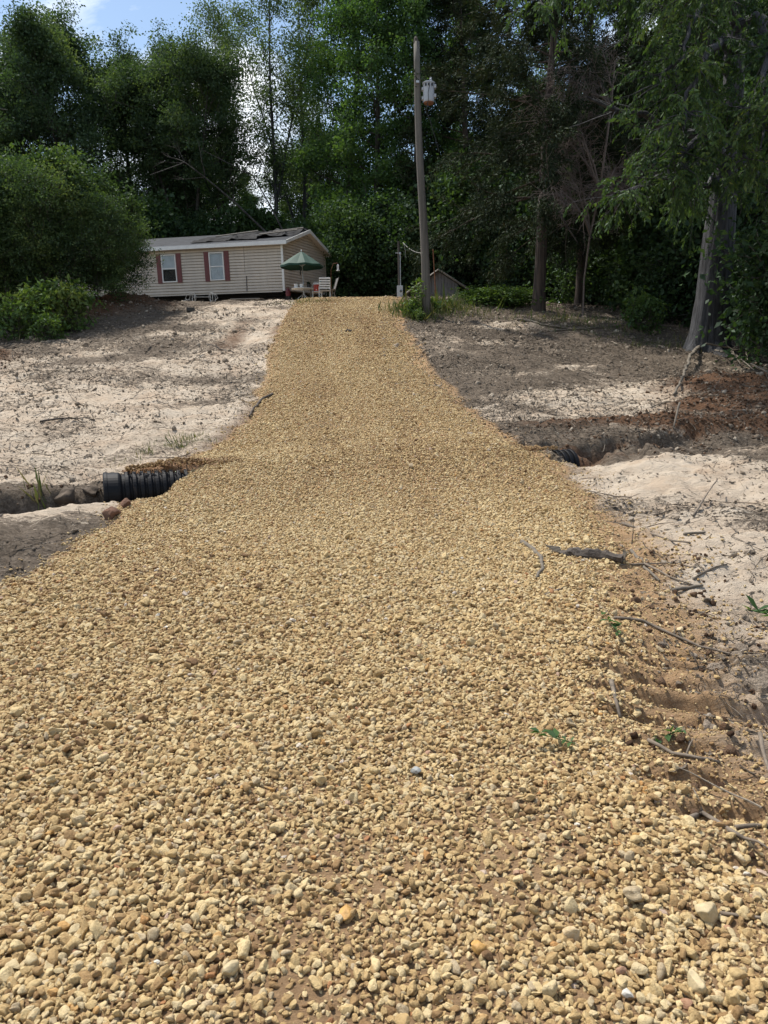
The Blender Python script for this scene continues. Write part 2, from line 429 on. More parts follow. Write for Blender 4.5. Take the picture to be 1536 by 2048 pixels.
# ------------------------------------------------------------------ ground sheet
def build_ground():
    ys = [-2.0]
    while ys[-1] < 36: ys.append(ys[-1] + (.06 if ys[-1] < 1.2 else .03 if ys[-1] < 2 else .0135 if ys[-1] < 4.5 else .034 + .0023*ys[-1]))
    while ys[-1] < 420: ys.append(ys[-1]*1.03 + .1)
    ys = np.array(ys); t = np.linspace(-1, 1, 600)
    X = (ys[:, None]+8)*(.55*t + .75*t**5)[None, :]; Y = np.repeat(ys[:, None], len(t), 1)
    Z = ground(X, Y)
    e, a, b = edge_d(X, Y)
    dk, s, tt = ditch(X, Y)
    # masks: R clay, G litter, B gravel bed
    clay = np.zeros_like(X)
    for (cx, cy, rx, ry, h) in MOUNDS: clay = np.maximum(clay, 1.1*np.exp(-((X-cx)/(rx*1.15))**2 - ((Y-cy)/(ry*1.2))**2))
    clay = np.maximum(clay, (.42+.7*vnoise(X*1.1, Y*1.6, 63))*sstep(.1, .6, dk))
    clay = np.maximum(clay, .55*np.exp(-(e/.45)**2)*sstep(9, 14, Y)*(.5+vnoise(X*.6, Y*.6, 61)))
    clay = np.maximum(clay, bump(X, Y, -4.6, 24, .6, 4, .5))
    clay = np.maximum(clay, .5*np.exp(-((b+.5)/.9)**2)*sstep(7, 5, Y)*(.55+vnoise(X*1.1, Y*1.1, 62)))
    rightf = sstep(0, .8, -b)
    pale_r = np.maximum.reduce([bump(X, Y, 4.1, 10.0, 1.9, 1.6, 1), bump(X, Y, 3.3, 6.9, 1.2, 1.6, 1), bump(X, Y, 3.0, 4.9, 1.0, 1.2, .9), bump(X, Y, 2.0, 3.2, 1.2, 1.2, .8), bump(X, Y, 5.0, 16.6, 2.2, 2.2, .9), bump(X, Y, 4.0, 25.5, 1.0, .6, .7), bump(X, Y, 8.3, 13.6, 1.2, .5, .7)])
    lit_r = np.clip(.64 - .66*pale_r + .5*fbm(X*.6, Y*1.2, 71, 4), 0, 1)
    lit_l = .35 + .34*fbm(X*.6, Y*1.1, 72, 4) + .25*sstep(18, 26, Y)*sstep(-5, -8, X) + .36*sstep(9.6, 8.4, Y)
    lit = np.where(X > 0, lit_r, lit_l)
    lit = np.maximum(lit, sstep(.06, .35, dk)*.95)
    lit = np.maximum(lit, (.95+.5*vnoise(X*2, Y*3, 75))*sstep(1.2, .5, s)*sstep(-.6, -.25, tt)*sstep(1.25, .55, tt)*sstep(4, 0, X))
    lit = np.maximum(lit, sstep(40, 46, Y)); lit = np.maximum(lit, sstep(9, 12, X)*sstep(18, 20, Y))
    bed = np.where(b < a, sstep(-.5, .25, e), sstep(-.22, .22, e))
    bed = np.maximum(bed, .62*sstep(-1.1, 0, b)*sstep(9.5, 7.5, Y)*sstep(-3, 0, X))
    bed = bed*sstep(40, 37, Y)*(1-sstep(.15, .5, dk))
    msk = np.stack([clay, np.clip(lit, 0, 1), bed, np.ones_like(X)], -1).reshape(-1, 4)
    nr, nc = X.shape; i = np.arange(nr*nc).reshape(nr, nc)
    q = np.stack([i[:-1, :-1], i[:-1, 1:], i[1:, 1:], i[1:, :-1]], -1).reshape(-1, 4)
    me = np_mesh('ground', np.stack([X, Y, Z], -1).reshape(-1, 3), q, mat=M['ground'], smooth=True, vattr={'mask': msk})
    return tag(link('ground', me), 'bare sandy ground littered with dark leaf mulch beside the drive', 'ground', kind='structure')
build_ground()

# ------------------------------------------------------------------ instanced stuff
def icosphere(sub):
    t = (1+5**.5)/2
    v = [(-1,t,0),(1,t,0),(-1,-t,0),(1,-t,0),(0,-1,t),(0,1,t),(0,-1,-t),(0,1,-t),(t,0,-1),(t,0,1),(-t,0,-1),(-t,0,1)]
    f = [(0,11,5),(0,5,1),(0,1,7),(0,7,10),(0,10,11),(1,5,9),(5,11,4),(11,10,2),(10,7,6),(7,1,8),(3,9,4),(3,4,2),(3,2,6),(3,6,8),(3,8,9),(4,9,5),(2,4,11),(6,2,10),(8,6,7),(9,8,1)]
    v = [np.array(p)/np.linalg.norm(p) for p in v]
    for _ in range(sub):
        c = {}; nf = []
        def mid(a, b):
            k = (min(a, b), max(a, b))
            if k not in c:
                p = v[a]+v[b]; v.append(p/np.linalg.norm(p)); c[k] = len(v)-1
            return c[k]
        for a, b, d in f:
            x, y, z = mid(a, b), mid(b, d), mid(d, a); nf += [(a, x, z), (b, y, x), (d, z, y), (x, y, z)]
        f = nf
    return np.array(v), np.array(f)
ICO3 = icosphere(3); ICO2 = icosphere(2)
def stone_verts(g, base, cuts=(4, 8), rough=.05, flat=(.5, .8), lo=.5, hi=.85):
    v = base.copy()
    for _ in range(g.integers(*cuts)):
        n = g.normal(size=3); n /= np.linalg.norm(n); d = g.uniform(lo, hi)
        k = v@n - d; v = v - np.outer(np.clip(k, 0, None)*.92, n)
    ph = g.uniform(0, 6, (3, 3)); fr = g.uniform(1.5, 4, (3, 3))
    v = v*(1 + rough*np.sum([np.sin(v@fr[i]+ph[i][0]) for i in range(3)], 0)[:, None])
    v = v*np.array([1, g.uniform(.5, .92), g.uniform(*flat)])
    return v / np.abs(v[:, 0]).max()
def src_coll(name, meshes):
    c = bpy.data.collections.new(name)
    for i, me in enumerate(meshes):
        c.objects.link(bpy.data.objects.new('%s_%02d' % (name, i), me))
    return c
def instancer(name, coll, pts, scale, eul, idx, tone, label, cat):
    me = np_mesh(name, pts, vattr={'scale': scale, 'rot': eul, 'tone': tone, 'pick': idx.astype(float)})
    o = link(name, me)
    g = bpy.data.node_groups.new(name, 'GeometryNodeTree')
    g.interface.new_socket('Geometry', in_out='INPUT', socket_type='NodeSocketGeometry'); g.interface.new_socket('Geometry', in_out='OUTPUT', socket_type='NodeSocketGeometry')
    gi = g.nodes.new('NodeGroupInput'); go = g.nodes.new('NodeGroupOutput')
    ins = g.nodes.new('GeometryNodeInstanceOnPoints'); ci = g.nodes.new('GeometryNodeCollectionInfo')
    ci.inputs['Collection'].default_value = coll; ci.inputs['Separate Children'].default_value = True; ci.inputs['Reset Children'].default_value = True
    def attr(n, t):
        a = g.nodes.new('GeometryNodeInputNamedAttribute'); a.data_type = t; a.inputs['Name'].default_value = n; return a.outputs[0]
    er = g.nodes.new('FunctionNodeEulerToRotation')
    L = g.links.new
    L(gi.outputs[0], ins.inputs['Points']); L(ci.outputs[0], ins.inputs['Instance']); ins.inputs['Pick Instance'].default_value = True
    f2i = g.nodes.new('FunctionNodeFloatToInt'); L(attr('pick', 'FLOAT'), f2i.inputs[0]); L(f2i.outputs[0], ins.inputs['Instance Index'])
    L(attr('rot', 'FLOAT_VECTOR'), er.inputs[0]); L(er.outputs[0], ins.inputs['Rotation']); L(attr('scale', 'FLOAT'), ins.inputs['Scale'])
    L(ins.outputs[0], go.inputs[0])
    md = o.modifiers.new('scatter', 'NODES'); md.node_group = g
    return tag(o, label, cat, kind='stuff')
def slope_euler(x, y, tilt, g):
    """euler of (slope frame) * (random tilt) * (random yaw)"""
    n = len(x); h = .12
    dx = (ground(x+h, y)-ground(x-h, y))/(2*h); dy = (ground(x, y+h)-ground(x, y-h))/(2*h)
    def rot(ax, a):
        c, s = np.cos(a), np.sin(a); m = np.zeros((n, 3, 3)); i, j = [(1, 2), (2, 0), (0, 1)][ax]
        m[:, ax, ax] = 1; m[:, i, i] = c; m[:, j, j] = c; m[:, i, j] = -s; m[:, j, i] = s; return m
    m = rot(0, np.arctan(dy)) @ rot(1, -np.arctan(dx)) @ rot(0, g.normal(0, 1, n)*tilt) @ rot(1, g.normal(0, 1, n)*tilt) @ rot(2, g.uniform(0, 6.283, n))
    return np.stack([np.arctan2(m[:, 2, 1], m[:, 2, 2]), -np.arcsin(np.clip(m[:, 2, 0], -1, 1)), np.arctan2(m[:, 1, 0], m[:, 0, 0])], -1)

def scatter(g, y0, y1, xf, dens):
    """jittered points between y0..y1, |x| inside xf(y) = (lo, hi)"""
    lo = min(xf(y0)[0], xf(y1)[0]); hi = max(xf(y0)[1], xf(y1)[1])
    n = int((hi-lo)*(y1-y0)*dens); st = 1/math.sqrt(dens)
    nx = int((hi-lo)/st)+1; ny = int((y1-y0)/st)+1
    gx, gy = np.meshgrid(np.arange(nx), np.arange(ny))
    x = lo + (gx.ravel()+g.uniform(0, 1, gx.size))*st; y = y0 + (gy.ravel()+g.uniform(0, 1, gx.size))*st
    a = np.interp(y, [y0, y1], [xf(y0)[0], xf(y1)[0]]); b = np.interp(y, [y0, y1], [xf(y0)[1], xf(y1)[1]])
    k = (x > a) & (x < b); return x[k], y[k]

g = np.random.default_rng(3)
stones = [np_mesh('pebble_%02d' % i, stone_verts(g, ICO3[0], flat=(.42, .75)), tris=ICO3[1], mat=M['pebble'], smooth=True) for i in range(18)]
PEB = src_coll('pebble_source', stones)
def gravel():
    xs, ys, ss, zo = [], [], [], []
    zones = [(.9, 3, 4500, .0123), (3, 5, 3900, .0127), (5, 8, 3100, .0130), (8, 13, 1900, .0146), (13, 20, 1250, .0164), (20, 36.5, 900, .0190)]
    for y0, y1, d, sz in zones:
        f = lambda y: (-(1.5+.75*y) if y < 7 else -5.2, min(3.4, 1.7+.7*y) if y < 9 else 3.6)
        for layer in range(2):
            x, y = scatter(g, y0, y1, f, d*(.72 if layer == 0 else .42))
            e, a, b = edge_d(x, y)
            patch = fbm(x*.55, y*.42, 81, 3) + .5*fbm(x*2.2, y*2.2, 84, 2)
            pr_ = np.where(b < a, sstep(-.30, .28, e), sstep(-.16, .10, e))
            thin = np.where((b < a) & (y < 7.5), .13*sstep(-1.5, -.1, b), .11*sstep(-.7, 0, e)**2)      # strays beyond the edge
            pr_ = np.maximum(pr_*(1-.55*sstep(.28, .62, patch)*sstep(9, 4, y)), thin)
            pr_ = pr_*(1-.6*sstep(1.15, 1.4, x)*sstep(2.2, 2.6, y)*sstep(4.4, 3.9, y))
            if layer: pr_ = pr_*sstep(.0, .5, e)*(.7+.6*sstep(.15, -.25, patch))
            k = g.uniform(0, 1, len(x)) < pr_
            x, y, e = x[k], y[k], e[k]
            s = sz*np.exp(g.normal(0, .28, len(x)))*(1+.25*vnoise(x*.9, y*.9, 83)); s = np.clip(s, .006, .045)
            s = s*np.where(g.uniform(0, 1, len(x)) < .012, 1.5, 1)
            xs.append(x); ys.append(y); ss.append(s); zo.append((g.uniform(-.1, .6, len(s)) if layer == 0 else g.uniform(.3, 1.1, len(s)))*s)
    x = np.concatenate(xs); y = np.concatenate(ys); s = np.concatenate(ss); z0 = np.concatenate(zo)
    dk = ditch(x, y)[0]; k = (dk < .25); x, y, s, z0 = x[k], y[k], s[k], z0[k]
    z = ground(x, y) + z0
    n = len(x)
    tone = np.clip(g.beta(2.0, 2.3, n)*.95 + .22*fbm(x*.5, y*.35, 85, 3) - .10*(np.exp(-((x-(np.interp(y, LY, LX)+np.interp(y, RY, RX))/2-.8)/.35)**2)+np.exp(-((x-(np.interp(y, LY, LX)+np.interp(y, RY, RX))/2+.8)/.35)**2))*sstep(5, 9, y), 0, .78)
    sp_ = g.uniform(0, 1, n); tone = np.where(sp_ < .10, g.uniform(.78, .94, n), tone); tone = np.where(sp_ < .022, g.uniform(.95, 1, n), tone)
    print('gravel', n)
    return instancer('gravel', PEB, np.stack([x, y, z], -1), s, slope_euler(x, y, .5, g), g.integers(0, 18, n), tone,
                     'tan river gravel spread over the whole driveway', 'gravel')
gravel()
def grit():
    xs, ys = [], []
    for y0, y1, d in ((1.2, 3.2, 5200), (3.2, 6.5, 2200), (6.5, 12, 700)):
        x, y = scatter(g, y0, y1, lambda y: (-(1.3+.6*y) if y < 6 else -4.4, min(3.6, 1.5+.62*y)), d)
        e, a, b = edge_d(x, y)
        p = np.where(b < a, sstep(-1.0, -.1, e), sstep(-.35, 0, e))*np.where(e > .2, .45, 1)
        k = (g.uniform(0, 1, len(x)) < p*.8) & (ditch(x, y)[0] < .2); xs.append(x[k]); ys.append(y[k])
    x = np.concatenate(xs); y = np.concatenate(ys); n = len(x)
    s = .0046*np.exp(g.normal(0, .38, n))*np.where(y > 6.5, 1.7, 1)
    tone = np.clip(g.beta(2.2, 3, n), 0, 1); tone = np.where(tone > .78, g.uniform(.1, .7, n), tone)
    low = [np_mesh('grit_%02d' % i, stone_verts(g, ICO2[0]), tris=ICO2[1], mat=M['pebble'], smooth=True) for i in range(8)]
    instancer('pea_gravel', src_coll('grit_source', low), np.stack([x, y, ground(x, y)+.3*s], -1), s, slope_euler(x, y, .5, g), g.integers(0, 8, n), tone,
              'fine tan grit scattered among and beside the larger gravel', 'gravel')
    print('grit', n)
grit()

# twigs, leaf litter, clods on the bare ground
def twig_mesh(g, i):
    b = MB(); n = 6; L = 1.0
    p = [np.array([-.5, 0, 0])]
    d = np.array([1., 0, 0])
    for k in range(n):
        d = d + np.array([0, g.normal(0, .22), g.normal(0, .09)]); d /= np.linalg.norm(d); p.append(p[-1]+d*L/n)
    b.tube(p, [.012*(1-.55*k/n) for k in range(n+1)], 5)
    for _ in range(g.integers(0, 3)):
        k = g.integers(1, n-1); q = p[k]; dd = np.array([.8, g.choice([-.7, .7]), .15]); l = g.uniform(.15, .35)
        b.tube([q, q+dd*l*.6, q+dd*l+np.array([.03, 0, .02])], [.009, .007, .004], 4)
    me = bpy.data.meshes.new('twig_%02d' % i); me.from_pydata(b.v, [], b.f); me.materials.append(M['twig']); return me
def chip_mesh(g, i):
    u = np.linspace(-1, 1, 5); w = np.array([.15, .8, 1, .7, .1])*g.uniform(.12, .4)
    c = g.uniform(.1, .45); vs = []; fs = []
    for k in range(5):
        for s in (-1, 0, 1): vs.append((u[k], s*w[k]+.1*g.normal(), c*u[k]**2*g.uniform(.5, 1)+.25*abs(s)*w[k]+.06*g.normal()))
    for k in range(4):
        for s in range(2): a = k*3+s; fs.append((a, a+1, a+4, a+3))
    me = bpy.data.meshes.new('chip_%02d' % i); me.from_pydata(vs, [], fs); me.materials.append(M['chip']); return me
TWIG = src_coll('twig_source', [twig_mesh(g, i) for i in range(12)])
CHIP = src_coll('chip_source', [chip_mesh(g, i) for i in range(10)])
CLOD = src_coll('clod_source', [np_mesh('clod_%02d' % i, stone_verts(g, ICO2[0], (3, 6), .12, (.6, .9)), tris=ICO2[1], mat=M['clod'], smooth=False) for i in range(8)])
def field_pts(dens_near, dens_far):
    xs, ys = [], []
    for y0, y1 in ((2, 5), (5, 9), (9, 14), (14, 20), (20, 27), (27, 36)):
        d = np.interp((y0+y1)/2, [4, 30], [dens_near, dens_far])
        for sgn in (-1, 1):
            f = (lambda y: (-(2.5+.64*y), 0)) if sgn < 0 else (lambda y: (0, 2.5+.64*y))
            x, y = scatter(g, y0, y1, f, d); xs.append(x); ys.append(y)
    x = np.concatenate(xs); y = np.concatenate(ys)
    e, a, b = edge_d(x, y)
    pale = np.maximum.reduce([bump(x, y, 4.1, 10.0, 1.6, 1.3, 1), bump(x, y, 3.0, 6.9, 1.0, 1.6, 1), bump(x, y, 2.8, 4.9, .8, 1.2, 1)])
    keep = sstep(.05, -.35, e)*(1-.8*pale)*np.clip(.55+1.5*fbm(x*.5, y*.8, 91, 3), .05, 1)
    keep = np.where(x < 0, keep*.72, keep*1.25+.25*sstep(13, 18, y))
    k = g.uniform(0, 1, len(x)) < keep; return x[k], y[k]
x, y = field_pts(110, 45); n = len(x); s = np.clip(.13*np.exp(g.normal(0, .65, n)), .03, .7)*np.interp(y, [6, 30], [1, 1.6])
instancer('fallen_twigs', TWIG, np.stack([x, y, ground(x, y)+.012], -1), s, slope_euler(x, y, .09, g), g.integers(0, 12, n), g.beta(1.6, 2, n), 'small dead twigs littering the cleared slopes', 'twigs'); print('twigs', n)
x, y = field_pts(520, 260); n = len(x); s = np.clip(.0155*np.exp(g.normal(0, .5, n)), .006, .06)*np.interp(y, [6, 30], [1, 1.7])
instancer('leaf_litter', CHIP, np.stack([x, y, ground(x, y)+.006], -1), s, slope_euler(x, y, .3, g), g.integers(0, 10, n), g.beta(1.5, 2, n), 'dead leaves and bark chips strewn over the cleared slopes', 'leaf litter'); print('chips', n)
def clods():
    xs, ys, ss, tt = [], [], [], []
    for (cx, cy, rx, ry, h) in MOUNDS:
        n = int(700*rx*ry)+60; xs.append(g.normal(cx, rx*.75, n)); ys.append(g.normal(cy, ry*.75, n)); ss.append(.017*np.exp(g.normal(0, .55, n))); tt.append(g.beta(2, 2.6, n)*.85)
    n = 900; s_ = np.concatenate([g.uniform(-6, .6, n//2), g.uniform(PL-.2, PL+6, n//2)]); t_ = g.normal(.25, .35, n)
    xs.append(PC[0]+PD[0]*s_-PD[1]*t_); ys.append(PC[1]+PD[1]*s_+PD[0]*t_); ss.append(.022*np.exp(g.normal(0, .6, n))); tt.append(g.uniform(.3, 1, n))
    n = 420; yy = g.uniform(2.2, 7, n); xs.append(np.interp(yy, RY, RX)+g.normal(.45, .4, n)); ys.append(yy); ss.append(.014*np.exp(g.normal(0, .5, n))); tt.append(g.uniform(.1, .8, n))
    x, y, s, t = map(np.concatenate, (xs, ys, ss, tt)); e, a, b = edge_d(x, y); k = (e < .1) & (s < .055); x, y, s, t = x[k], y[k], s[k], t[k]; n = len(x)
    instancer('soil_clods', CLOD, np.stack([x, y, ground(x, y)+.2*s], -1), s, slope_euler(x, y, .6, g), g.integers(0, 8, n), t, 'loose reddish soil clods on the dug banks and mounds', 'soil')
clods()

M['sandclod'] = inst_mat('sandy_clod', [(0, (.20, .16, .12)), (.5, (.36, .29, .22)), (1, (.54, .46, .36))])
SCL = src_coll('sandclod_source', [np_mesh('sandclod_%02d' % i, stone_verts(g, ICO2[0], (3, 6), .12, (.5, .8)), tris=ICO2[1], mat=M['sandclod']) for i in range(6)])
x, y = field_pts(70, 32); n = len(x); s = np.clip(.014*np.exp(g.normal(0, .6, n)), .004, .07)*np.interp(y, [6, 30], [1, 1.7])
instancer('sandy_crumbs', SCL, np.stack([x, y, ground(x, y)+.15*s], -1), s, slope_euler(x, y, .5, g), g.integers(0, 6, n), g.uniform(0, 1, n), 'small sandy crumbs scattered on the cleared slopes', 'soil')
# individually placed stones
def lone_stone(name, u, v, size, mat, label, cat, seed, sink=.3):
    rough = .025 if name == 'pebble' else .09
    gg = np.random.default_rng(seed); p = hit(u, v)
    vv = stone_verts(gg, ICO3[0], (6, 10), rough, (.55, .8), .48, .8)*size
    if name != 'pebble': vv = vv*(1+.22*fbm(vv[:, 0]/size*2.2+seed, vv[:, 1]/size*2.2+vv[:, 2]/size*1.7, seed, 4))[:, None]
    me = np_mesh(name, vv, tris=ICO3[1], mat=mat, smooth=True)
    o = link(name, me); o.location = p + Vector((0, 0, size*sink)); o.rotation_euler = (gg.normal(0, .2), gg.normal(0, .2), gg.uniform(0, 6)); return tag(o, label, cat)
M['orange'] = simple('orange_stone', (.46, .26, .075), .6, .35, 30, dirt=((.25, .14, .06), 40, .55), bump=.01); M['cream'] = simple('cream_stone', (.44, .35, .20), .65, .3, 30, dirt=((.28, .19, .10), 40, .55), bump=.01); M['bluegrey'] = simple('blue_grey_stone', (.27, .28, .27), .65, .3, 30, dirt=((.2, .15, .10), 40, .55), bump=.01); M['white_stone'] = simple('white_stone', (.52, .49, .43), .6, .08, 25)
lone_stone('pebble', 690, 1842, .028, M['orange'], 'bright orange oval stone standing out among the tan gravel', 'stone', 1, .75)
lone_stone('pebble', 955, 1915, .025, M['orange'], 'smaller orange stone beside a patch of bare red soil', 'stone', 2, .75)
lone_stone('pebble', 1412, 1838, .036, M['cream'], 'large cream stone alone on fine grit near the right edge', 'stone', 3, .45)
lone_stone('pebble', 1392, 1985, .034, M['cream'], 'rounded cream stone near the bottom right corner', 'stone', 4, .6)
lone_stone('pebble', 830, 1552, .026, M['bluegrey'], 'blue grey stone in the middle of the near gravel', 'stone', 5, .8)
lone_stone('pebble', 1255, 1998, .020, M['white_stone'], 'small whitish round stone in the gravel at the lower right', 'stone', 6, .8)
lone_stone('pebble', 458, 1955, .03, M['cream'], 'pale cream stone in the near gravel left of the middle', 'stone', 8, .8)
lone_stone('ditch_rock', 130, 1002, .17, M['rock'], 'broad grey brown rock lying in the ditch left of the pipe', 'rock', 11, .1)
lone_stone('ditch_rock', 186, 990, .13, M['rock'], 'brown rock tucked against the open end of the black pipe', 'rock', 13, .2)
lone_stone('clay_clod', 222, 1036, .13, M['red_clay'], 'large red clay clod on the gravel edge below the pipe', 'clod', 14, .3)
lone_stone('clay_clod', 254, 1014, .09, M['red_clay'], 'small red clay clod in front of the black pipe', 'clod', 15, .4)

# ------------------------------------------------------------------ culvert pipe
def culvert():
    ax = Matrix.Translation((PC[0], PC[1], .115)) @ Matrix.Rotation(math.atan2(PD[1], PD[0]), 4, 'Z') @ Matrix.Rotation(R(90)-math.atan2(.02, PL), 4, 'Y')
    root = empty('culvert_pipe', (0, 0, 0), 'black corrugated plastic culvert pipe running under the gravel drive', 'pipe', mat=ax)
    r0 = .28
    def rings(z0, z1, right=False):
        pr_ = []; z = z0; p = .098
        while z < z1 - p*.9:
            pr_ += [(r0*.87, z), (r0*.87, z+.008), (r0*.90, z+.012), (r0*.90, z+.024), (r0*.87, z+.028), (r0*.87, z+.036), (r0*.985, z+.042), (r0, z+.05), (r0, z+.082), (r0*.985, z+.09)]
            z += p
        return pr_, z
    b = MB(); pr_, z = rings(.24, PL); b.lathe(pr_, 40)
    inner = [(r0*.84, -.004), (r0*.83, .3), (r0*.83, PL-.3), (r0*.83, z+.02), (r0*.9, z+.02), (r0*.87, z-.01)]
    b.lathe(inner, 40)
    b.build('corrugated_barrel', M['black_pipe'], root, smooth=False)
    c = MB().lathe([(r0*.84, .004), (r0*.98, 0), (r0*1.03, .012), (r0*1.03, .05), (r0*1.0, .056), (r0*1.0, .19), (r0*.97, .21), (r0*.88, .235)], 40)
    c.build('smooth_bell', M['black_pipe'], root, smooth=False)
culvert()
# soil banked over both pipe ends
def bank(name, pts, label, seed):
    gg = np.random.default_rng(seed); V = []; F = []; off = 0
    for (x, y, z, sx, sy, sz) in pts:
        v = ICO3[0]*np.array([sx, sy, sz]); v = v*(1+.16*np.sin(v@gg.uniform(3, 9, 3)*3+gg.uniform(0, 6))[:, None])*(1+.10*gg.normal(size=(len(v), 1)))
        V.append(v+np.array([x, y, z])); F.append(ICO3[1]+off); off += len(v)
    o = link(name, np_mesh(name, np.concatenate(V), tris=np.concatenate(F), mat=M['ground_bank'], smooth=True)); return tag(o, label, 'soil', kind='stuff')
def bank_mat():
    m, nt, b, o = mat_new('banked_soil'); tc = N(nt, 'ShaderNodeTexCoord')
    n = noise(nt, 16, 8, .75, tc.outputs['Object']); r = ramp(nt, n.outputs[0], [(.3, (.15, .075, .035)), (.5, (.27, .15, .075)), (.7, (.42, .29, .17))])
    nt.links.new(r.outputs[0], b.inputs['Base Color']); b.inputs['Roughness'].default_value = .95; bump_n(nt, n.outputs[0], 1, .06, b); return m
M['ground_bank'] = bank_mat()
def on_pipe(s, t, h): return (PC[0]+PD[0]*s-PD[1]*t, PC[1]+PD[1]*s+PD[0]*t, .115+.003*s+h)
bank('banked_soil', [(*on_pipe(.62, .26, .17), .40, .24, .12), (*on_pipe(.95, .22, .21), .42, .26, .15), (*on_pipe(1.3, .18, .20), .40, .30, .16)], 'reddish soil heaped over the left end of the black pipe', 21)
0 and bank('banked_soil', [(*on_pipe(PL-.75, 0, .16), .38, .42, .2), (*on_pipe(PL-.5, -.25, -.05), .45, .25, .16)], 'gravelly soil heaped over the right end of the black pipe', 22)
gx = []
def crumbs():
    n = 2200; s_ = np.concatenate([g.uniform(.3, 1.9, n*2//3), g.uniform(PL-1.2, PL-.35, n-n*2//3)]); t_ = g.normal(.14, .16, n)
    h = .11*np.exp(-((s_-1.05)/.42)**2-((t_-.2)/.22)**2)+np.where(np.abs(t_) < .27, np.sqrt(np.clip(.27**2-t_**2, 0, 1)), 0)+.045*g.uniform(.2, 1, n)+np.where(s_ < 3, .05, .02)
    x = PC[0]+PD[0]*s_-PD[1]*t_; y = PC[1]+PD[1]*s_+PD[0]*t_; z = .115+.003*s_+h
    k = (t_ > -.1-.0*s_); x, y, z = x[k], y[k], z[k]; n = len(x)
    z = np.maximum(z, ground(x, y)+.01)
    instancer('spilled_gravel', PEB, np.stack([x, y, z], -1), .015*np.exp(g.normal(0, .4, n)), np.stack([g.uniform(0, 6, n)]*3, -1), g.integers(0, 18, n), g.uniform(0, .24, n), 'reddish gravel spilled over the tops of the pipe ends', 'gravel')
crumbs()

# ------------------------------------------------------------------ loose sticks the photo shows one by one
def stick(pix, r, label, mat='stick', lift=None, name='fallen_stick', twigs=(), cat='stick'):
    pts = []
    for i, (u, v) in enumerate(pix):
        p = hit(u, v); p.z += r*.8 + (lift[i] if lift else 0); pts.append(p)
    # subdivide with a little wobble
    P_ = [pts[0]]
    for a, b in zip(pts, pts[1:]):
        n = max(2, int((b-a).length/.12))
        for k in range(1, n+1):
            q = a.lerp(b, k/n); w = 0 if k == n else r*.5
            q = q + Vector((random.uniform(-w, w), random.uniform(-w, w), random.uniform(0, w)))
            if not lift: q.z = max(q.z, gz(q.x, q.y)+r*.5)
            P_.append(q)
    n = len(P_)
    mb = MB().tube(P_, [r*(1.05-.55*i/n)*random.uniform(.9, 1.12) for i in range(n)], 7)
    for (i, du, dz, L) in twigs:
        q = P_[min(i, n-2)]; d = Vector((math.cos(du), math.sin(du), dz)).normalized()
        mb.tube([q, q+d*L*.5+Vector((0, 0, .01)), q+d*L], [r*.55, r*.4, r*.2], 5)
    o = mb.build(name, M[mat], smooth=True)
    return tag(o, label, cat)
stick([(1044,1088),(1066,1102),(1082,1118),(1086,1142),(1074,1160)], .022, 'thick crooked grey stick lying on the gravel beside the dark log chunk', 'pale_stick')
stick([(1262,1104),(1288,1140),(1318,1168)], .016, 'short stout stick just right of the dark log chunk', 'pale_stick')
stick([(1244,1048),(1304,1074),(1344,1084),(1380,1088)], .014, 'forked grey stick on the pale sand above the log chunk', twigs=[(3,2.6,.15,.35),(5,.3,.1,.3)])
stick([(1386,1034),(1410,1010),(1434,986)], .013, 'bare stick standing up at a slant from the pale sand', lift=[0,.09,.17])
stick([(1354,1018),(1386,1034)], .012, 'short dark stick touching the foot of the slanted stick')
stick([(1346,1185),(1376,1180),(1406,1175)], .016, 'short thick stick lying level on the sand below the twig pile', 'pale_stick')
stick([(1288,1132),(1340,1156),(1390,1176)], .009, 'thin straight twig crossing the twig pile towards the level stick')
stick([(1344,1126),(1412,1146)], .008, 'thin dark twig on top of the twig pile at the right')
stick([(1386,1162),(1454,1130)], .009, 'thin twig leaning up to the right from the twig pile')
stick([(1240,1134),(1345,1127)], .008, 'thin level twig running from the log chunk to the twig pile')
stick([(1228,1238),(1284,1248),(1348,1278),(1400,1296),(1452,1312),(1500,1324)], .010, 'long thin bent branch stretching across the gravel edge onto the sand', twigs=[(4,1.2,.3,.12),(9,-.5,.2,.15)])
stick([(1180,1198),(1222,1236)], .007, 'thin pale twig ending at the long bent branch')
stick([(1222,1374),(1229,1402),(1240,1440)], .012, 'short upright-looking brown stick in the gravel left of the cleat marks')
stick([(1296,1492),(1344,1512),(1400,1526),(1440,1530)], .009, 'thin dark branch lying across the upper cleat marks', twigs=[(3,.9,.4,.1)])
stick([(1372,1646),(1404,1643),(1460,1676),(1508,1700)], .011, 'dark crooked branch at the right edge near the bottom', twigs=[(2,1.6,.6,.1),(6,-1.2,.2,.12)])
stick([(1518,1496),(1530,1540),(1545,1575)], .009, 'dark twig at the right edge beside the cleat marks', lift=[.05,.02,0])
stick([(1470,1662),(1545,1658)], .009, 'dark level twig at the right edge above the crooked branch')
stick([(1440,1836),(1490,1840),(1545,1850)], .006, 'thin dark twig running right from the large cream stone')
stick([(1368,1073),(1410,1068)], .016, 'short blunt stick on the sand below the slanted stick', 'pale_stick')
stick([(1464,1056),(1476,1066),(1462,1074),(1500,1094),(1545,1112)], .007, 'thin wiry twig near the right edge on the sand')
stick([(1088,1194),(1128,1178)], .010, 'short dark twig on the gravel below the thick crooked stick')
stick([(1008,1188),(1016,1158)], .006, 'thin upright twig in the middle right of the gravel')
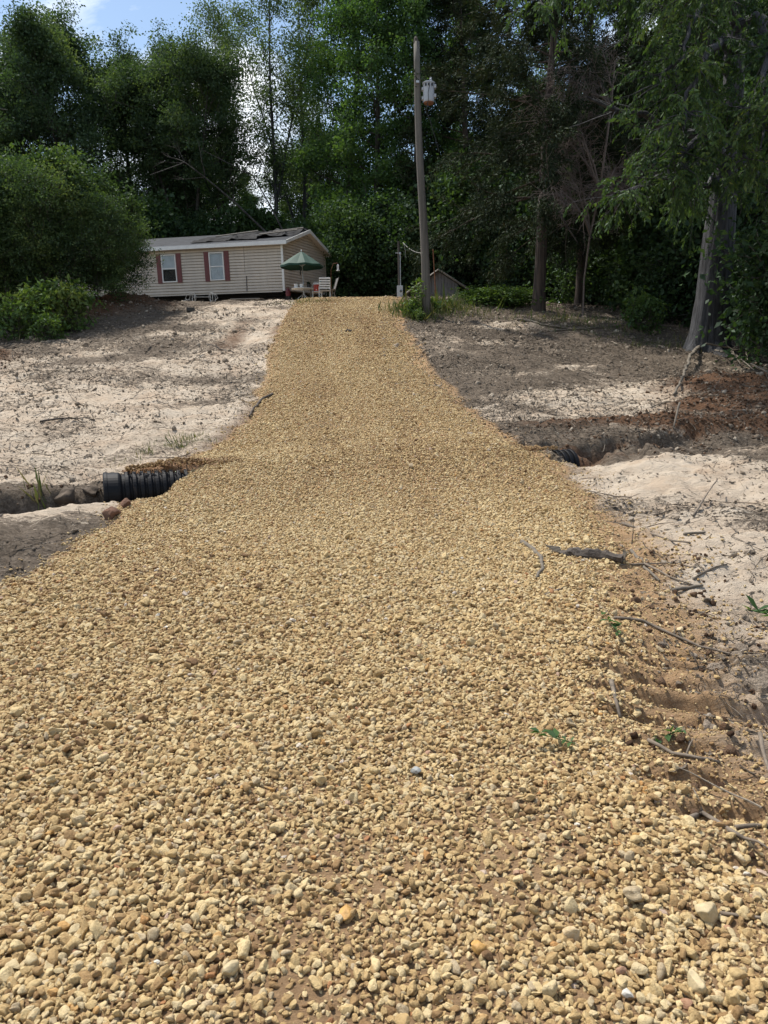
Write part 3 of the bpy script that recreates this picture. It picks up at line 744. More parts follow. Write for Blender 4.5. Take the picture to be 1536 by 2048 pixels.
stick([(1034,641),(1056,642),(1082,651),(1124,658),(1186,664)], .035, 'long pale fallen branch lying below the cedar trees', 'pale_stick', name='fallen_branch', cat='branch', twigs=[(6,2.4,.2,.8),(14,.4,.2,.9),(22,2.7,.15,.7)])
stick([(1110,664),(1170,659),(1246,652)], .025, 'thin pale branch resting behind the long fallen branch', 'pale_stick', name='fallen_branch', cat='branch', twigs=[(5,.7,.3,.6)])
stick([(1222,668),(1262,670)], .025, 'short grey branch right of the long fallen branch', 'pale_stick', name='fallen_branch', cat='branch')
stick([(1402,700),(1381,728),(1371,752),(1359,778),(1347,794)], .05, 'pale bare root reaching down from the large leaning trunk over red soil', 'pale_stick', name='exposed_root', cat='root', lift=[.1,.2,.12,.05,0])
stick([(1358,834),(1347,860)], .022, 'short pale stick stuck upright below the red soil mound', 'pale_stick', lift=[.25,0])
for k, (a, lab) in enumerate([([(1429,714),(1470,730),(1507,752)], 'long bare branch lowest in the brush pile by the leaning trunk'), ([(1440,726),(1500,716),(1545,700)], 'bare branch crossing the brush pile towards the right edge'),
                             ([(1480,690),(1490,720),(1497,742)], 'upright bare branch in the brush pile by the leaning trunk'), ([(1410,722),(1460,716),(1480,738)], 'crooked bare branch at the left of the brush pile'), ([(1500,748),(1545,762)], 'short bare branch at the right end of the brush pile')]):
    stick(a, .02, lab, 'pale_stick', lift=[.15+.1*k, .25, .1] if len(a) == 3 else [.2, .1], name='fallen_branch', cat='branch', twigs=[(4,.6,.4,.5),(8,1.9,.5,.4)])
stick([(545,790),(524,800),(498,836)], .03, 'dark root poking from the sandy lip on the left of the drive', 'dark_wood', name='exposed_root', cat='root')
stick([(660,702),(700,706)], .02, 'dark stub of wood lying alone high on the gravel drive', 'dark_wood') if False else None
stick([(313,802),(340,812),(366,824)], .012, 'thin dark stick on the pale slope left of the drive')
stick([(412,690),(440,700),(468,706)], .02, 'dark branch lying on the upper slope left of the drive', 'dark_wood', twigs=[(3,.8,.2,.4)])
stick([(80,845),(130,838),(190,842)], .02, 'dark matted branch on the pale slope far left', 'dark_wood')
# log chunk
def log_chunk():
    p0 = hit(1122, 1112); p1 = hit(1246, 1126); d = p1-p0; n = 16
    gg = np.random.default_rng(5); vs = []; fs = []; S = 12
    root = empty('log_chunk', p0.lerp(p1, .5), 'dark splintered log chunk half buried at the gravel edge', 'log')
    side = Vector((-d.y, d.x, 0)).normalized()
    for i in range(n):
        t = i/(n-1); c = p0 + d*t + Vector((0, 0, .03))
        h = (.035+.028*math.sin(math.pi*min(1, t*1.15)))*(.55 if .28 < t < .36 else 1)*(.35 if t < .12 else 1); w = .05+.02*math.sin(t*7)
        for k in range(S):
            a = 2*math.pi*k/S; rr = 1+.16*gg.normal()*(1 if k % 2 else .4)
            vs.append(c + side*math.cos(a)*w*rr + Vector((0, 0, math.sin(a)*h*rr)) - (p0.lerp(p1, .5)))
    for i in range(n-1):
        for k in range(S): fs.append((i*S+k, i*S+(k+1) % S, (i+1)*S+(k+1) % S, (i+1)*S+k))
    fs += [tuple(range(S)), tuple((n-1)*S+k for k in range(S))]
    b = MB().add(vs, fs); b.build('bark_shell', M['dark_wood'], root)
    q = p0-p0.lerp(p1, .5)
    for k in range(4):
        a = q + Vector((0, .02*k-.03, .03+.01*k)); MB().tube([a, a+Vector((-.05-.02*k, .01*k, .012)), a+Vector((-.10-.015*k, .01, .012+.008*k))], [.009, .007, .002], 5).build('splinter', M['pale_stick'], root)
    q = p1-p0.lerp(p1, .5)
    for k in range(4):
        a = q+Vector((0, .02*k-.03, .04)); MB().tube([a, a+Vector((.012, 0, .04)), a+Vector((.03-.01*k, .01, .075+.012*(k % 3)))], [.008, .006, .002], 5).build('splinter', M['pale_stick'], root)
log_chunk()
o = MB().box((-.14, -.08, 0), (.14, .08, .14)).build('loose_brick', M['black'], bevel=.01); o.location = hit(381, 622) - Vector((0, 0, .02)); o.rotation_euler = (.08, .05, .3); tag(o, 'small dark block lying on the ground in front of the trailer', 'block')
o = MB().tube([(-.1, 0, 0), (-.03, .02, .03), (.06, 0, .01), (.12, .03, 0)], [.02, .05, .04, .02], 7).build('wood_stub', M['dark_wood']); o.location = hit(697, 665)+Vector((0, 0, .03)); tag(o, 'dark stub of wood lying alone high on the gravel drive', 'wood')

# ------------------------------------------------------------------ vegetation generators
def tube_np(P, r, sides):
    P = np.asarray(P, float); n = len(P); d = np.gradient(P, axis=0); d /= np.linalg.norm(d, axis=1)[:, None]+1e-9
    up = np.where(np.abs(d[:, 2:3]) < .85, np.array([[0, 0, 1.]]), np.array([[1., 0, 0]]))
    if np.any(up != up[0]): up[:] = [1., 0, 0] if np.abs(d[0, 2]) > .6 else [0.13, .07, 1]
    a = np.cross(d, up); a /= np.linalg.norm(a, axis=1)[:, None]+1e-9; b = np.cross(d, a)
    t = np.arange(sides)*2*math.pi/sides
    v = P[:, None] + (a[:, None]*np.cos(t)[None, :, None] + b[:, None]*np.sin(t)[None, :, None])*np.asarray(r)[:, None, None]
    i = np.arange(n*sides).reshape(n, sides); j = np.roll(i, -1, 1)
    q = np.stack([i[:-1], j[:-1], j[1:], i[1:]], -1).reshape(-1, 4)
    return v.reshape(-1, 3), q
class TB:
    def __init__(s): s.v = []; s.q = []; s.n = 0
    def add(s, P, r, sides=6):
        v, q = tube_np(P, r, sides); s.v.append(v); s.q.append(q+s.n); s.n += len(v)
    def mesh(s, name, mat): return np_mesh(name, np.concatenate(s.v), np.concatenate(s.q), mat=mat, smooth=True)
def leaves(name, c, d, L, w, tint, mat, g, upbias=.2, fold=.12):
    """one folded pointed leaf (a quad) per centre c, pointing along d"""
    n = len(c); d = d/(np.linalg.norm(d, axis=1)[:, None]+1e-9)
    nn = g.normal(size=(n, 3)); nn[:, 2] += upbias*2; s = np.cross(d, nn); s /= np.linalg.norm(s, axis=1)[:, None]+1e-9; u = np.cross(s, d)
    L = np.asarray(L)[:, None]; W = L*w*.5
    v = np.stack([c, c+d*L*.45+s*W+u*L*fold, c+d*L, c+d*L*.45-s*W+u*L*fold], 1).reshape(-1, 3)
    q = np.arange(4*n).reshape(n, 4)
    return np_mesh(name, v, q, mat=mat, fattr={'tint': tint})
def path(g, p, d, L, n, wob, up):
    P = [np.array(p, float)]; d = np.array(d, float); d /= np.linalg.norm(d)
    for i in range(n):
        d = d + g.normal(0, wob, 3) + np.array([0, 0, up]); d /= np.linalg.norm(d); P.append(P[-1]+d*L/n)
    return np.array(P)
def perp_dir(g, axis, spread):
    a = axis/np.linalg.norm(axis); r = g.normal(size=3); r -= a*(r@a); r /= np.linalg.norm(r)+1e-9
    return a*math.cos(spread)+r*math.sin(spread)

def grow(seed, H, cb, spread, n1, n2, n3, nl, ls, lmat, bmat, trunk_r, env='oval', up=.10, sig=.42, lean=0., w=.6, fork=0, elev=(15, 65), trunk_sides=10, droop=0., tname='tree', lv=(.65, 1.15), shoot=(.8, .95)):
    """returns (trunk mesh with its limbs, crown mesh)"""
    g = np.random.default_rng(seed); T = TB(); C = []; D = []
    nt = 14; stems = []
    az0 = g.uniform(0, 6.28)
    P = path(g, (0, 0, -.3), (lean*math.cos(az0), lean*math.sin(az0), 1), H*.97, nt, .02, .05)
    r = trunk_r*(1-np.linspace(0, 1, nt+1)*.93); r[0] *= 1.5
    T.add(P, r, trunk_sides); stems.append((P, r, cb, 1.0))
    for k in range(fork):
        i = int(nt*g.uniform(.22, .4)); a = g.uniform(0, 6.28)
        Q = path(g, P[i], (math.cos(a)*.45, math.sin(a)*.45, 1), (H-P[i][2])*g.uniform(*shoot), 11, .05, .06)
        rr = r[i]*.75*(1-np.linspace(0, 1, 12)*.93); T.add(Q, rr, 8); stems.append((Q, rr, .35, .8))
    for (P, r, c0, sc) in stems:
        m = int(n1*sc)
        for i in range(m):
            t = c0+(1-c0)*((i+g.uniform(0, 1))/m)*.985; f = t*(len(P)-1); j = min(int(f), len(P)-2); p = P[j]+(P[j+1]-P[j])*(f-j)
            h = (t-c0)/(1-c0)
            e = {'oval': math.sin(math.pi*min(1, (.16+.84*h)))**.7*.95+.12, 'cone': 1.05*(1-h)**.75+.12, 'top': (.35+.75*h) if h < .7 else .88*(1-(h-.7)/.3)+.30, 'col': .75*(1-h**4)+.2}[env]
            L = spread*e*g.uniform(*lv)*(.8 if sc < 1 else 1)
            az = i*2.4+g.uniform(-.5, .5); el = R(np.interp(h, [0, 1], elev))+g.normal(0, .12)
            d = np.array([math.cos(az)*math.cos(el), math.sin(az)*math.cos(el), math.sin(el)])
            B = path(g, p, d, L, 7, .11, up); rb = max(.018, .42*r[j])*(1-np.linspace(0, 1, 8)*.9); T.add(B, rb, 5)
            for k in range(n2):
                s = g.uniform(.25, 1.0); q = B[min(7, int(s*7+.5))]
                dd = perp_dir(g, B[min(7, int(s*7)+1)]-B[max(0, int(s*7)-1)], g.uniform(.5, 1.1)); dd[2] += .12-droop
                S = path(g, q, dd, L*.42*(1.15-s*.6)+.35, 4, .16, up*.6-droop*.5); T.add(S, .4*rb[0]*(1-np.linspace(0, 1, 5)*.85)+.004, 4)
                for l in range(n3):
                    c = S[g.integers(2, 5)]+g.normal(0, .22, 3); 
                    nn = int(nl*g.uniform(.5, 1.4)); off = g.normal(0, 1, (nn, 3))*np.array([sig, sig, sig*.62])
                    C.append(c+off); dv = off*.8+g.normal(0, .5, (nn, 3)); dv[:, 2] -= .25+droop*2; D.append(dv)
    C = np.concatenate(C); D = np.concatenate(D); n = len(C)
    cl = np.repeat(0, n)
    tint = np.clip(g.normal(.42, .17, n)+.8*fbm(C[:, 0]*.7+C[:, 2]*.3, C[:, 1]*.7+C[:, 2]*.5, seed, 2), 0, 1)
    me_c = leaves(tname+'_crown', C, D, ls*np.exp(g.normal(0, .25, n)), w, tint, lmat, g)
    return T.mesh(tname+'_trunk', bmat), me_c

VAR = {}
def variant(key, **k):
    VAR[key] = grow(**k)
variant('oak0', seed=101, H=18, cb=.30, spread=6.2, n1=24, n2=7, n3=3, nl=92, ls=.145, sig=.34, lmat=M['oak'], bmat=M['bark_dark'], trunk_r=.34, fork=1, elev=(5, 65))
variant('oak1', seed=102, H=18, cb=.26, spread=6.0, n1=24, n2=7, n3=3, nl=92, ls=.145, sig=.34, lmat=M['oak'], bmat=M['bark_dark'], trunk_r=.32, fork=2, elev=(5, 65))
variant('oak2', seed=103, H=18, cb=.34, spread=5.6, n1=26, n2=7, n3=3, nl=86, ls=.145, sig=.34, lmat=M['oak'], bmat=M['bark_dark'], trunk_r=.30, fork=1, elev=(0, 70))
variant('slim0', seed=111, H=24, cb=.34, spread=3.4, n1=24, n2=5, n3=2, nl=42, ls=.145, lmat=M['slender'], bmat=M['bark_grey'], trunk_r=.20, env='top', fork=1, elev=(35, 72))
variant('slim1', seed=112, H=24, cb=.40, spread=3.6, n1=22, n2=5, n3=2, nl=42, ls=.145, lmat=M['slender'], bmat=M['bark_grey'], trunk_r=.21, env='top', fork=2, elev=(35, 72))
variant('gum0', seed=121, H=24, cb=.17, spread=4.2, n1=40, n2=6, n3=3, nl=62, ls=.15, sig=.35, lmat=M['gum'], bmat=M['bark_dark'], trunk_r=.30, env='col', elev=(-5, 60), w=.8)
variant('gum1', seed=122, H=24, cb=.20, spread=3.9, n1=38, n2=6, n3=3, nl=62, ls=.15, sig=.35, lmat=M['gum'], bmat=M['bark_dark'], trunk_r=.28, env='col', elev=(-8, 60), w=.8)
variant('under0', seed=131, H=6.5, cb=.05, spread=2.6, n1=22, n2=5, n3=2, nl=30, ls=.20, lmat=M['shade'], bmat=M['bark_dark'], trunk_r=.07, env='oval', elev=(5, 60), w=.7, fork=2)
variant('under1', seed=132, H=6.0, cb=.05, spread=2.8, n1=22, n2=5, n3=2, nl=30, ls=.22, lmat=M['shade'], bmat=M['bark_dark'], trunk_r=.07, env='oval', elev=(0, 55), w=.7, fork=2)

def plant_tree(name, key, x, y, s, rz, label, cat='tree', group=None, sz=None, z=None):
    root = empty(name, (x, y, gz(x, y)-.05 if z is None else z), label, cat, group); root.rotation_euler = (0, 0, rz); root.scale = (s, s, s if sz is None else sz)
    t, c = VAR[key]
    link('trunk', t, root); link('crown', c, root)
    return root
def px_x(u, y): return at(u, 610, y).x
# front row of the woods (photo column, distance, height)
FRONT = [
 ('oak0', -70, 50, 14.1, 'oak_tree', 'dense dark oak cut off by the left edge of the photo'),
 ('oak1', 62, 51, 14.9, 'oak_tree', 'dark oak behind the left end of the big green bushes'),
 ('oak2', 192, 52, 17.6, 'oak_tree', 'tallest broad dark oak, its domed crown against the cloudy sky'),
 ('oak0', 290, 55, 17, 'oak_tree', 'dark oak directly behind the left end of the trailer roof'),
 ('oak1', 392, 54, 16.5, 'oak_tree', 'dark oak rising behind the middle of the trailer roof'),
 ('slim1', 462, 57, 20.5, 'slender_tree', 'slender tree with a thin crown left of the bright sky gap'),
 ('slim0', 560, 54, 24, 'slender_tree', 'tall thin forked tree standing in the bright sky gap'),
 ('slim1', 616, 60, 24.5, 'slender_tree', 'thin straight tree right of the forked tree, sky showing through'),
 ('gum0', 690, 53, 23.5, 'sweetgum_tree', 'bright green leafy tree behind the right end of the trailer'),
 ('gum1', 760, 50, 23, 'sweetgum_tree', 'bright green leafy tree just left of the utility pole top'),
 ('gum0', 838, 48, 19, 'sweetgum_tree', 'green tree directly behind the pole transformer'),
]
for i, (key, u, y, h, nm, lab) in enumerate(FRONT):
    H0 = {'o': 18, 's': 24, 'g': 24}[key[0]]
    plant_tree(nm, key, px_x(u, y), y, h/H0, i*2.1+.4, lab)
BACK = [('gum1', 935, 52, 20), ('oak2', 1030, 54, 15), ('oak0', 1130, 50, 13), ('gum0', 1215, 47, 12.5), ('oak1', 1300, 44, 13), ('gum1', 1385, 42, 20), ('oak2', 1480, 40, 18), ('oak0', 1590, 38, 17),
        ('oak1', -170, 62, 12), ('oak2', 0, 66, 13), ('oak0', 120, 68, 12), ('oak1', 250, 70, 13), ('oak2', 352, 68, 13), ('oak0', 440, 70, 15), ('gum1', 520, 72, 13), ('gum0', 590, 74, 12.5), ('oak1', 660, 70, 16), ('gum1', 728, 66, 13),
        ('oak0', 800, 64, 13), ('oak2', 900, 66, 15), ('oak1', 1000, 66, 15), ('oak0', 1110, 64, 13), ('oak2', 1250, 62, 13), ('oak1', 1400, 58, 21), ('oak0', 1560, 56, 20), ('gum0', 1700, 40, 19), ('gum1', -260, 50, 17)]
for i, (key, u, y, h) in enumerate(BACK):
    H0 = {'o': 18, 's': 24, 'g': 24}[key[0]]
    plant_tree('woodland_tree', key, px_x(u, y), y, h/H0, i*1.7, 'dark tree standing deep in the woods behind the nearer trees', group='trees deep in the woods')
US = [(-40,46,1.00),(60,45,1.10),(330,49,1.00),(420,50,0.90),(500,50,0.95),(575,51,0.78),(640,49,0.82),(668,47,0.70),(700,46,0.78),(735,48,0.94),(780,46,0.78),(830,45,0.86),(950,44,1.10),(1010,42,1.00),(1060,44,1.10),(1120,40,1.00),(1175,42,1.20),(1230,38,1.00),(1290,36,1.10),(1350,36,1.20),(1410,34,1.10),(1330,30,0.80),(1480,31,1.10),(1560,30,1.20),(1230,44,1.30),(900,47,1.20),(560,60,0.87),(480,62,0.87),(400,62,0.87),(700,62,0.93),(800,60,0.93),(620,66,0.93),(1000,56,0.93),(1100,54,0.93),(1200,54,0.93),(1300,50,1.50),(1400,48,1.50),(300,62,0.87),(1500,46,1.50),(870,62,0.93)]
for i, (u, y, s) in enumerate(US):
    plant_tree('understory_tree', 'under%d' % (i % 2), px_x(u, y), y, s, i*1.3, 'low dark leafy understory tree at the foot of the woods', group='understory trees along the edge of the woods')

# far-off mass of woods
def far_wood():
    g = np.random.default_rng(77); n = 30000
    x = g.uniform(-75, 75, n); y = 84+g.uniform(0, 10, n)-.002*x**2; z = 5.5+g.uniform(0, 1, n)**1.1*(8.5+3*fbm(x*.15, y*.1, 5, 2))
    d = g.normal(size=(n, 3)); me = leaves('far_woods', np.stack([x, y, z], -1), d, np.full(n, .75), .8, g.uniform(0, 1, n), M['shade'], g)
    tag(link('far_woods', me), 'dark mass of woods far behind the trailer', 'woods', kind='stuff')
far_wood()

# cedars
def cedar_mesh(seed, H, cb, spread, n1, nl=130, ls=.125):
    g = np.random.default_rng(seed); T = TB(); C = []; D = []
    P = path(g, (0, 0, -.3), (g.normal(0, .02), g.normal(0, .02), 1), H, 16, .018, .03)
    r = .225*(1-np.linspace(0, 1, 17)*.92)*H/17; r[0] *= 1.35; T.add(P, r, 12)
    for i in range(n1):
        t = cb+(1-cb)*((i+g.uniform())/n1)*.98; f = t*16; j = min(int(f), 15); p = P[j]+(P[j+1]-P[j])*(f-j); h = (t-cb)/(1-cb)
        L = spread*(1.05*(1-h)**.7+.1)*g.uniform(.55, 1.15); az = i*2.4+g.uniform(-.6, .6); el = R(np.interp(h, [0, .5, 1], [-8, 12, 45]))
        B = path(g, p, (math.cos(az)*math.cos(el), math.sin(az)*math.cos(el), math.sin(el)), L, 8, .09, -.02+.05*h); rb = max(.014, .26*r[j])*(1-np.linspace(0, 1, 9)*.9); T.add(B, rb, 5)
        for k in range(int(5+L*2.2)):
            s = g.uniform(.3, 1.0); jj = min(8, int(s*8+.5)); dd = perp_dir(g, B[min(8, jj+1)]-B[max(0, jj-1)], g.uniform(.35, .95)); dd[2] -= .18
            S = path(g, B[jj], dd, .4+L*.22*g.uniform(.6, 1.3), 5, .12, -.07); T.add(S, .008*(1-np.linspace(0, 1, 6)*.7), 3)
            m = int(nl*g.uniform(.6, 1.3)); tt = g.uniform(.1, 1.05, m)*5; a = np.clip(tt.astype(int), 0, 4); c = S[a]+(S[a+1]-S[a])*(tt-a)[:, None]+g.normal(0, .10, (m, 3))
            dv = (S[a+1]-S[a]); dv /= np.linalg.norm(dv, axis=1)[:, None]; dv = dv+g.normal(0, .55, (m, 3)); dv[:, 2] -= .2; C.append(c); D.append(dv)
    C = np.concatenate(C); D = np.concatenate(D); n = len(C)
    tint = np.clip(g.normal(.45, .2, n)+.5*fbm(C[:, 0]*.6+C[:, 2]*.4, C[:, 1]*.6, seed, 2), 0, 1)
    return T.mesh('cedar_trunk', M['bark_cedar']), leaves('cedar_crown', C, D, ls*np.exp(g.normal(0, .25, n)), .30, tint, M['cedar'], g, .2)
VAR['cedar0'] = cedar_mesh(201, 17, .22, 3.7, 80); VAR['cedar1'] = cedar_mesh(202, 17, .12, 3.9, 84); VAR['cedar2'] = cedar_mesh(203, 16, .22, 3.7, 70)
p = hit(1076, 622)
plant_tree('cedar_tree', 'cedar0', p.x, p.y, 1.05, 1.3, 'dark cedar with a reddish bare lower trunk right of the utility pole')
plant_tree('cedar_tree', 'cedar1', px_x(945, 46), 46, 1.3, 2.2, 'dark cedar just right of the utility pole, branches hanging over the old shed')
plant_tree('cedar_tree', 'cedar2', px_x(1158, 33), 33, .95, 4.0, 'smaller dark cedar behind the one with the bare reddish trunk')
plant_tree('cedar_tree', 'cedar1', px_x(1290, 36), 36, .9, 5.0, 'dark cedar far right, half hidden behind the leaning tree\'s branches')

# dead bare-twigged tree between the cedars and the large tree
def dead_tree():
    g = np.random.default_rng(301); y0 = 26.0
    base = hit(1166, 634); root = empty('dead_tree', base, 'dead grey tree with a tangle of bare twigs beside the cedars', 'tree')
    T = TB(); B0 = np.array(base)
    tr = np.array([at(1166, 634, base.y), at(1168, 560, base.y+.1), at(1180, 470, base.y-.2), at(1200, 380, base.y-.6), at(1222, 215, base.y-.8), at(1230, 120, base.y-.8)])-B0
    tr[0][2] -= .3
    T.add(tr, np.array([.035, .03, .035, .04, .035, .02]), 8)
    K = TB()
    for (a, ends) in ((3, [(1150, 205), (1105, 165), (1130, 250), (1090, 230)]), (4, [(1120, 130), (1165, 150), (1095, 190), (1190, 90)]), (2, [(1120, 320), (1100, 370), (1150, 300), (1110, 340)]), (3, [(1270, 330), (1240, 380), (1200, 370), (1255, 350)])):
        for (u, v) in ends:
            yy = base.y-.6+g.normal(0, .9); e = np.array(at(u, v, yy))-B0; s = tr[a]; m = (s+e)/2+np.array([0, 0, .35])+g.normal(0, .15, 3)
            P = np.array([s, s*.6+m*.4+g.normal(0, .1, 3), m, m*.5+e*.5+g.normal(0, .1, 3), e]); T.add(P, np.array([.04, .032, .024, .015, .007]), 5)
            for k in range(30):
                f = g.uniform(.25, 1)*4; j = min(3, int(f)); q = P[j]+(P[j+1]-P[j])*(f-j); d = perp_dir(g, P[j+1]-P[j], g.uniform(.4, 1.2)); d[2] -= .25
                S = path(g, q, d, g.uniform(.5, 1.5), 5, .2, -.1); K.add(S, .011*(1-np.linspace(0, 1, 6)*.6), 3)
                for l in range(4):
                    K.add(path(g, S[g.integers(1, 5)], perp_dir(g, S[3]-S[2], g.uniform(.4, 1.1)), g.uniform(.25, .7), 3, .2, -.12), .007*(1-np.linspace(0, 1, 4)*.5), 3)
    link('trunk', T.mesh('dead_trunk', M['bark_dead']), root); link('bare_twigs', K.mesh('dead_twigs', M['bark_dead']), root)
dead_tree()
def snag(pts, r, label, seed, base_uv, nb=7):
    g = np.random.default_rng(seed); T = TB(); B0 = np.array(base_uv); root = empty('dead_branch', base_uv, label, 'branch')
    P = np.array([np.array(p)-B0 for p in pts]); n = len(P); T.add(P, r*(1-np.linspace(0, 1, n)*.75), 7)
    for k in range(nb):
        j = g.integers(1, n-1); Q = path(g, P[j], perp_dir(g, P[j]-P[j-1], .7), g.uniform(.8, 2.4), 5, .15, .03); T.add(Q, r*.35*(1-np.linspace(0, 1, 6)*.8), 5)
        for l in range(2): T.add(path(g, Q[3], perp_dir(g, Q[3]-Q[2], .7), g.uniform(.4, 1), 3, .15, 0), r*.14*(1-np.linspace(0, 1, 4)*.7), 4)
    link('bare_limb', T.mesh('dead_limb', M['bark_dark']), root)
snag([at(548,480,47.5),at(470,405,47),at(410,355,46.5),at(370,325,46),at(300,350,45.5)], .065, 'fallen bare grey limb leaning in the woods above the trailer roof', 41, at(548,480,47.5), 10)
snag([at(575,480,48),at(540,410,48),at(505,350,48),at(440,318,47.5),at(405,300,47)], .055, 'second bare limb crossing the woods above the middle of the trailer', 42, at(575,480,48), 7)
snag([at(1117,423,27.5),at(1135,455,27.4),at(1156,486,27.3)], .05, 'snapped pale limb hanging between the two cedar trunks', 43, at(1156,486,27.3), 2)

# large leaning tree on the right with drooping sprays
def big_tree():
    g = np.random.default_rng(401); base = hit(1412, 704); y0 = base.y; B0 = np.array(base)
    root = empty('leaning_tree', base, 'large leaning tree with furrowed grey trunk and drooping leafy branches', 'tree')
    tr = np.array([at(1411, 716, y0), at(1414, 690, y0), at(1418, 650, y0), at(1424, 590, y0), at(1436, 480, y0), at(1450, 330, y0), at(1466, 180, y0), at(1472, 20, y0), at(1476, -120, y0), at(1480, -320, y0)])-B0
    rad = np.array([.80, .60, .50, .45, .42, .31, .27, .22, .16, .05])
    # fluted trunk
    S = 48; th = np.arange(S)*2*math.pi/S; V = []; m = 60
    ti = np.linspace(0, 9, m); Pc = np.stack([np.interp(ti, range(10), tr[:, k]) for k in range(3)], 1); rr = np.interp(ti, range(10), rad)
    for i in range(m):
        fl = np.exp(-ti[i]*1.1); k = 1+.24*fl*np.cos(5*th+.6)+.05*np.cos(3*th+1)*(1-fl)+.035*np.sin(17*th+1.3*np.sin(ti[i]*2.2))+.02*np.sin(31*th+ti[i]*2)
        V.append(Pc[i]+np.stack([np.cos(th)*rr[i]*k, np.sin(th)*rr[i]*k, 0*th], 1))
    ii = np.arange(m*S).reshape(m, S); jj = np.roll(ii, -1, 1); q = np.stack([ii[:-1], jj[:-1], jj[1:], ii[1:]], -1).reshape(-1, 4)
    link('trunk', np_mesh('leaning_trunk', np.concatenate(V), q, mat=M['bark_grey'], smooth=True), root)
    T = TB(); C = []; D = []
    Y = y0
    LIMBS = [
      
      [(1468,120,Y),(1400,0,Y-2),(1300,-90,Y-4),(1200,-80,Y-5.5),(1120,-40,Y-6),(1060,10,Y-6.5)],
      [(1466,160,Y),(1400,60,Y-1.5),(1330,-20,Y-3),(1290,-10,Y-4),(1240,0,Y-4.5)],
      [(1460,260,Y),(1410,150,Y-2),(1360,110,Y-4),(1330,140,Y-5),(1310,180,Y-5.5)],
      [(1452,330,Y),(1400,330,Y-2),(1340,345,Y-4),(1280,375,Y-5),(1225,400,Y-5.4)],
      [(1455,320,Y),(1420,270,Y-3),(1370,290,Y-5),(1345,340,Y-6),(1345,380,Y-6.2)],
      [(1462,240,Y),(1490,200,Y-3),(1500,240,Y-5.5),(1490,300,Y-6.5),(1470,340,Y-7)],
      [(1466,160,Y),(1460,80,Y-3),(1420,90,Y-5.5),(1390,180,Y-6.8),(1370,260,Y-7.3)],
      [(1470,60,Y),(1520,20,Y-3),(1540,120,Y-6),(1530,220,Y-7.5),(1520,300,Y-8)],
      [(1470,60,Y),(1450,-80,Y-4),(1420,-60,Y-7),(1400,0,Y-8)],
      [(1474,-60,Y),(1370,-200,Y-4),(1280,-200,Y-6),(1200,-150,Y-7)],
      [(1470,20,Y),(1560,-40,Y-3),(1600,60,Y-6),(1590,180,Y-7.5),(1580,270,Y-8)],
      [(1455,330,Y),(1500,330,Y-2),(1530,370,Y-3.5),(1560,400,Y-4)],
      [(1458,280,Y),(1440,200,Y-2),(1400,210,Y-4),(1350,240,Y-5.5),(1310,310,Y-6)],
      [(1450,380,Y),(1420,360,Y-1.5),(1390,380,Y-3),(1375,410,Y-3.6)],
      [(1472,0,Y),(1420,-20,Y-2.5),(1380,60,Y-5),(1350,150,Y-6.5)],
      [(1468,100,Y),(1530,90,Y-2),(1570,180,Y-4),(1560,300,Y-5)],
    ]
    for l in ([(1462,240,Y),(1390,268,Y-1.2),(1335,264,Y-1.8),(1290,228,Y-2.2),(1232,222,Y-2.6),(1175,195,Y-3)], [(1458,300,Y),(1410,262,Y-1),(1370,268,Y-1.6),(1330,272,Y-2)]):
        K = np.array([np.array(at(*p))-B0 for p in l]); m = len(K); T.add(K, .15*(1-np.linspace(0, 1, m)*.8), 8)
        for k in range(9):
            j = g.integers(2, m); Q = path(g, K[j], perp_dir(g, K[j]-K[j-1], .8), g.uniform(.6, 1.6), 5, .2, .03); T.add(Q, .025*(1-np.linspace(0, 1, 6)*.8), 4)
    for li, l in enumerate(LIMBS):
        K = np.array([np.array(at(p[0], p[1], Y+(p[2]-Y)*.72))-B0 for p in l]); n = 14; f = np.linspace(0, len(K)-1, n+1)
        P = np.stack([np.interp(f, range(len(K)), K[:, k]) for k in range(3)], 1); P[1:-1] = (P[:-2]+2*P[1:-1]+P[2:])/4; P[1:] += g.normal(0, .05, (n, 3))
        r = .13*(1-np.linspace(0, 1, n+1)*.88); T.add(P, r, 7)
        Ln = np.linalg.norm(np.diff(P, axis=0), axis=1).sum()
        for k in range(int(Ln*4.2)):
            t = g.uniform(.22, 1.0); j = min(n-1, int(t*n)); q = P[j]
            d = perp_dir(g, P[j+1]-P[j], g.uniform(.5, 1.2)); d[2] = d[2]*.6-.05
            S = path(g, q, d, g.uniform(.5, 1.4), 6, .13, -.03); T.add(S, .016*(1-np.linspace(0, 1, 7)*.8), 4)
            for m_ in range(7):
                q2 = S[g.integers(1, 7)]; d2 = perp_dir(g, S[5]-S[4], g.uniform(.3, 1.0)); d2[2] -= .35
                W = path(g, q2, d2, g.uniform(.25, .6), 5, .12, -.12); T.add(W, .005*(1-np.linspace(0, 1, 6)*.6), 3)
                nlf = g.integers(9, 16); tt = np.linspace(.1, 1, nlf)*5*.999; a = tt.astype(int); c = W[a]+(W[np.minimum(a+1, 5)]-W[a])*(tt-a)[:, None]
                ax = W[np.minimum(a+1, 5)]-W[a]; ax /= np.linalg.norm(ax, axis=1)[:, None]+1e-9
                sd = np.cross(ax, np.array([0, 0, 1.])); sg = np.where(np.arange(nlf) % 2 == 0, 1, -1)[:, None]
                dv = ax*.6+sd*sg*.9+np.array([0, 0, -.45])+g.normal(0, .22, (nlf, 3)); C.append(c); D.append(dv)
    C = np.concatenate(C); D = np.concatenate(D); n = len(C); print('big leaves', n)
    tint = np.clip(g.normal(.42, .18, n)+.5*fbm(C[:, 0]*.8+C[:, 2]*.5, C[:, 1]*.8, 9, 2), 0, 1)
    link('limbs', T.mesh('leaning_limbs', M['bark_grey']), root)
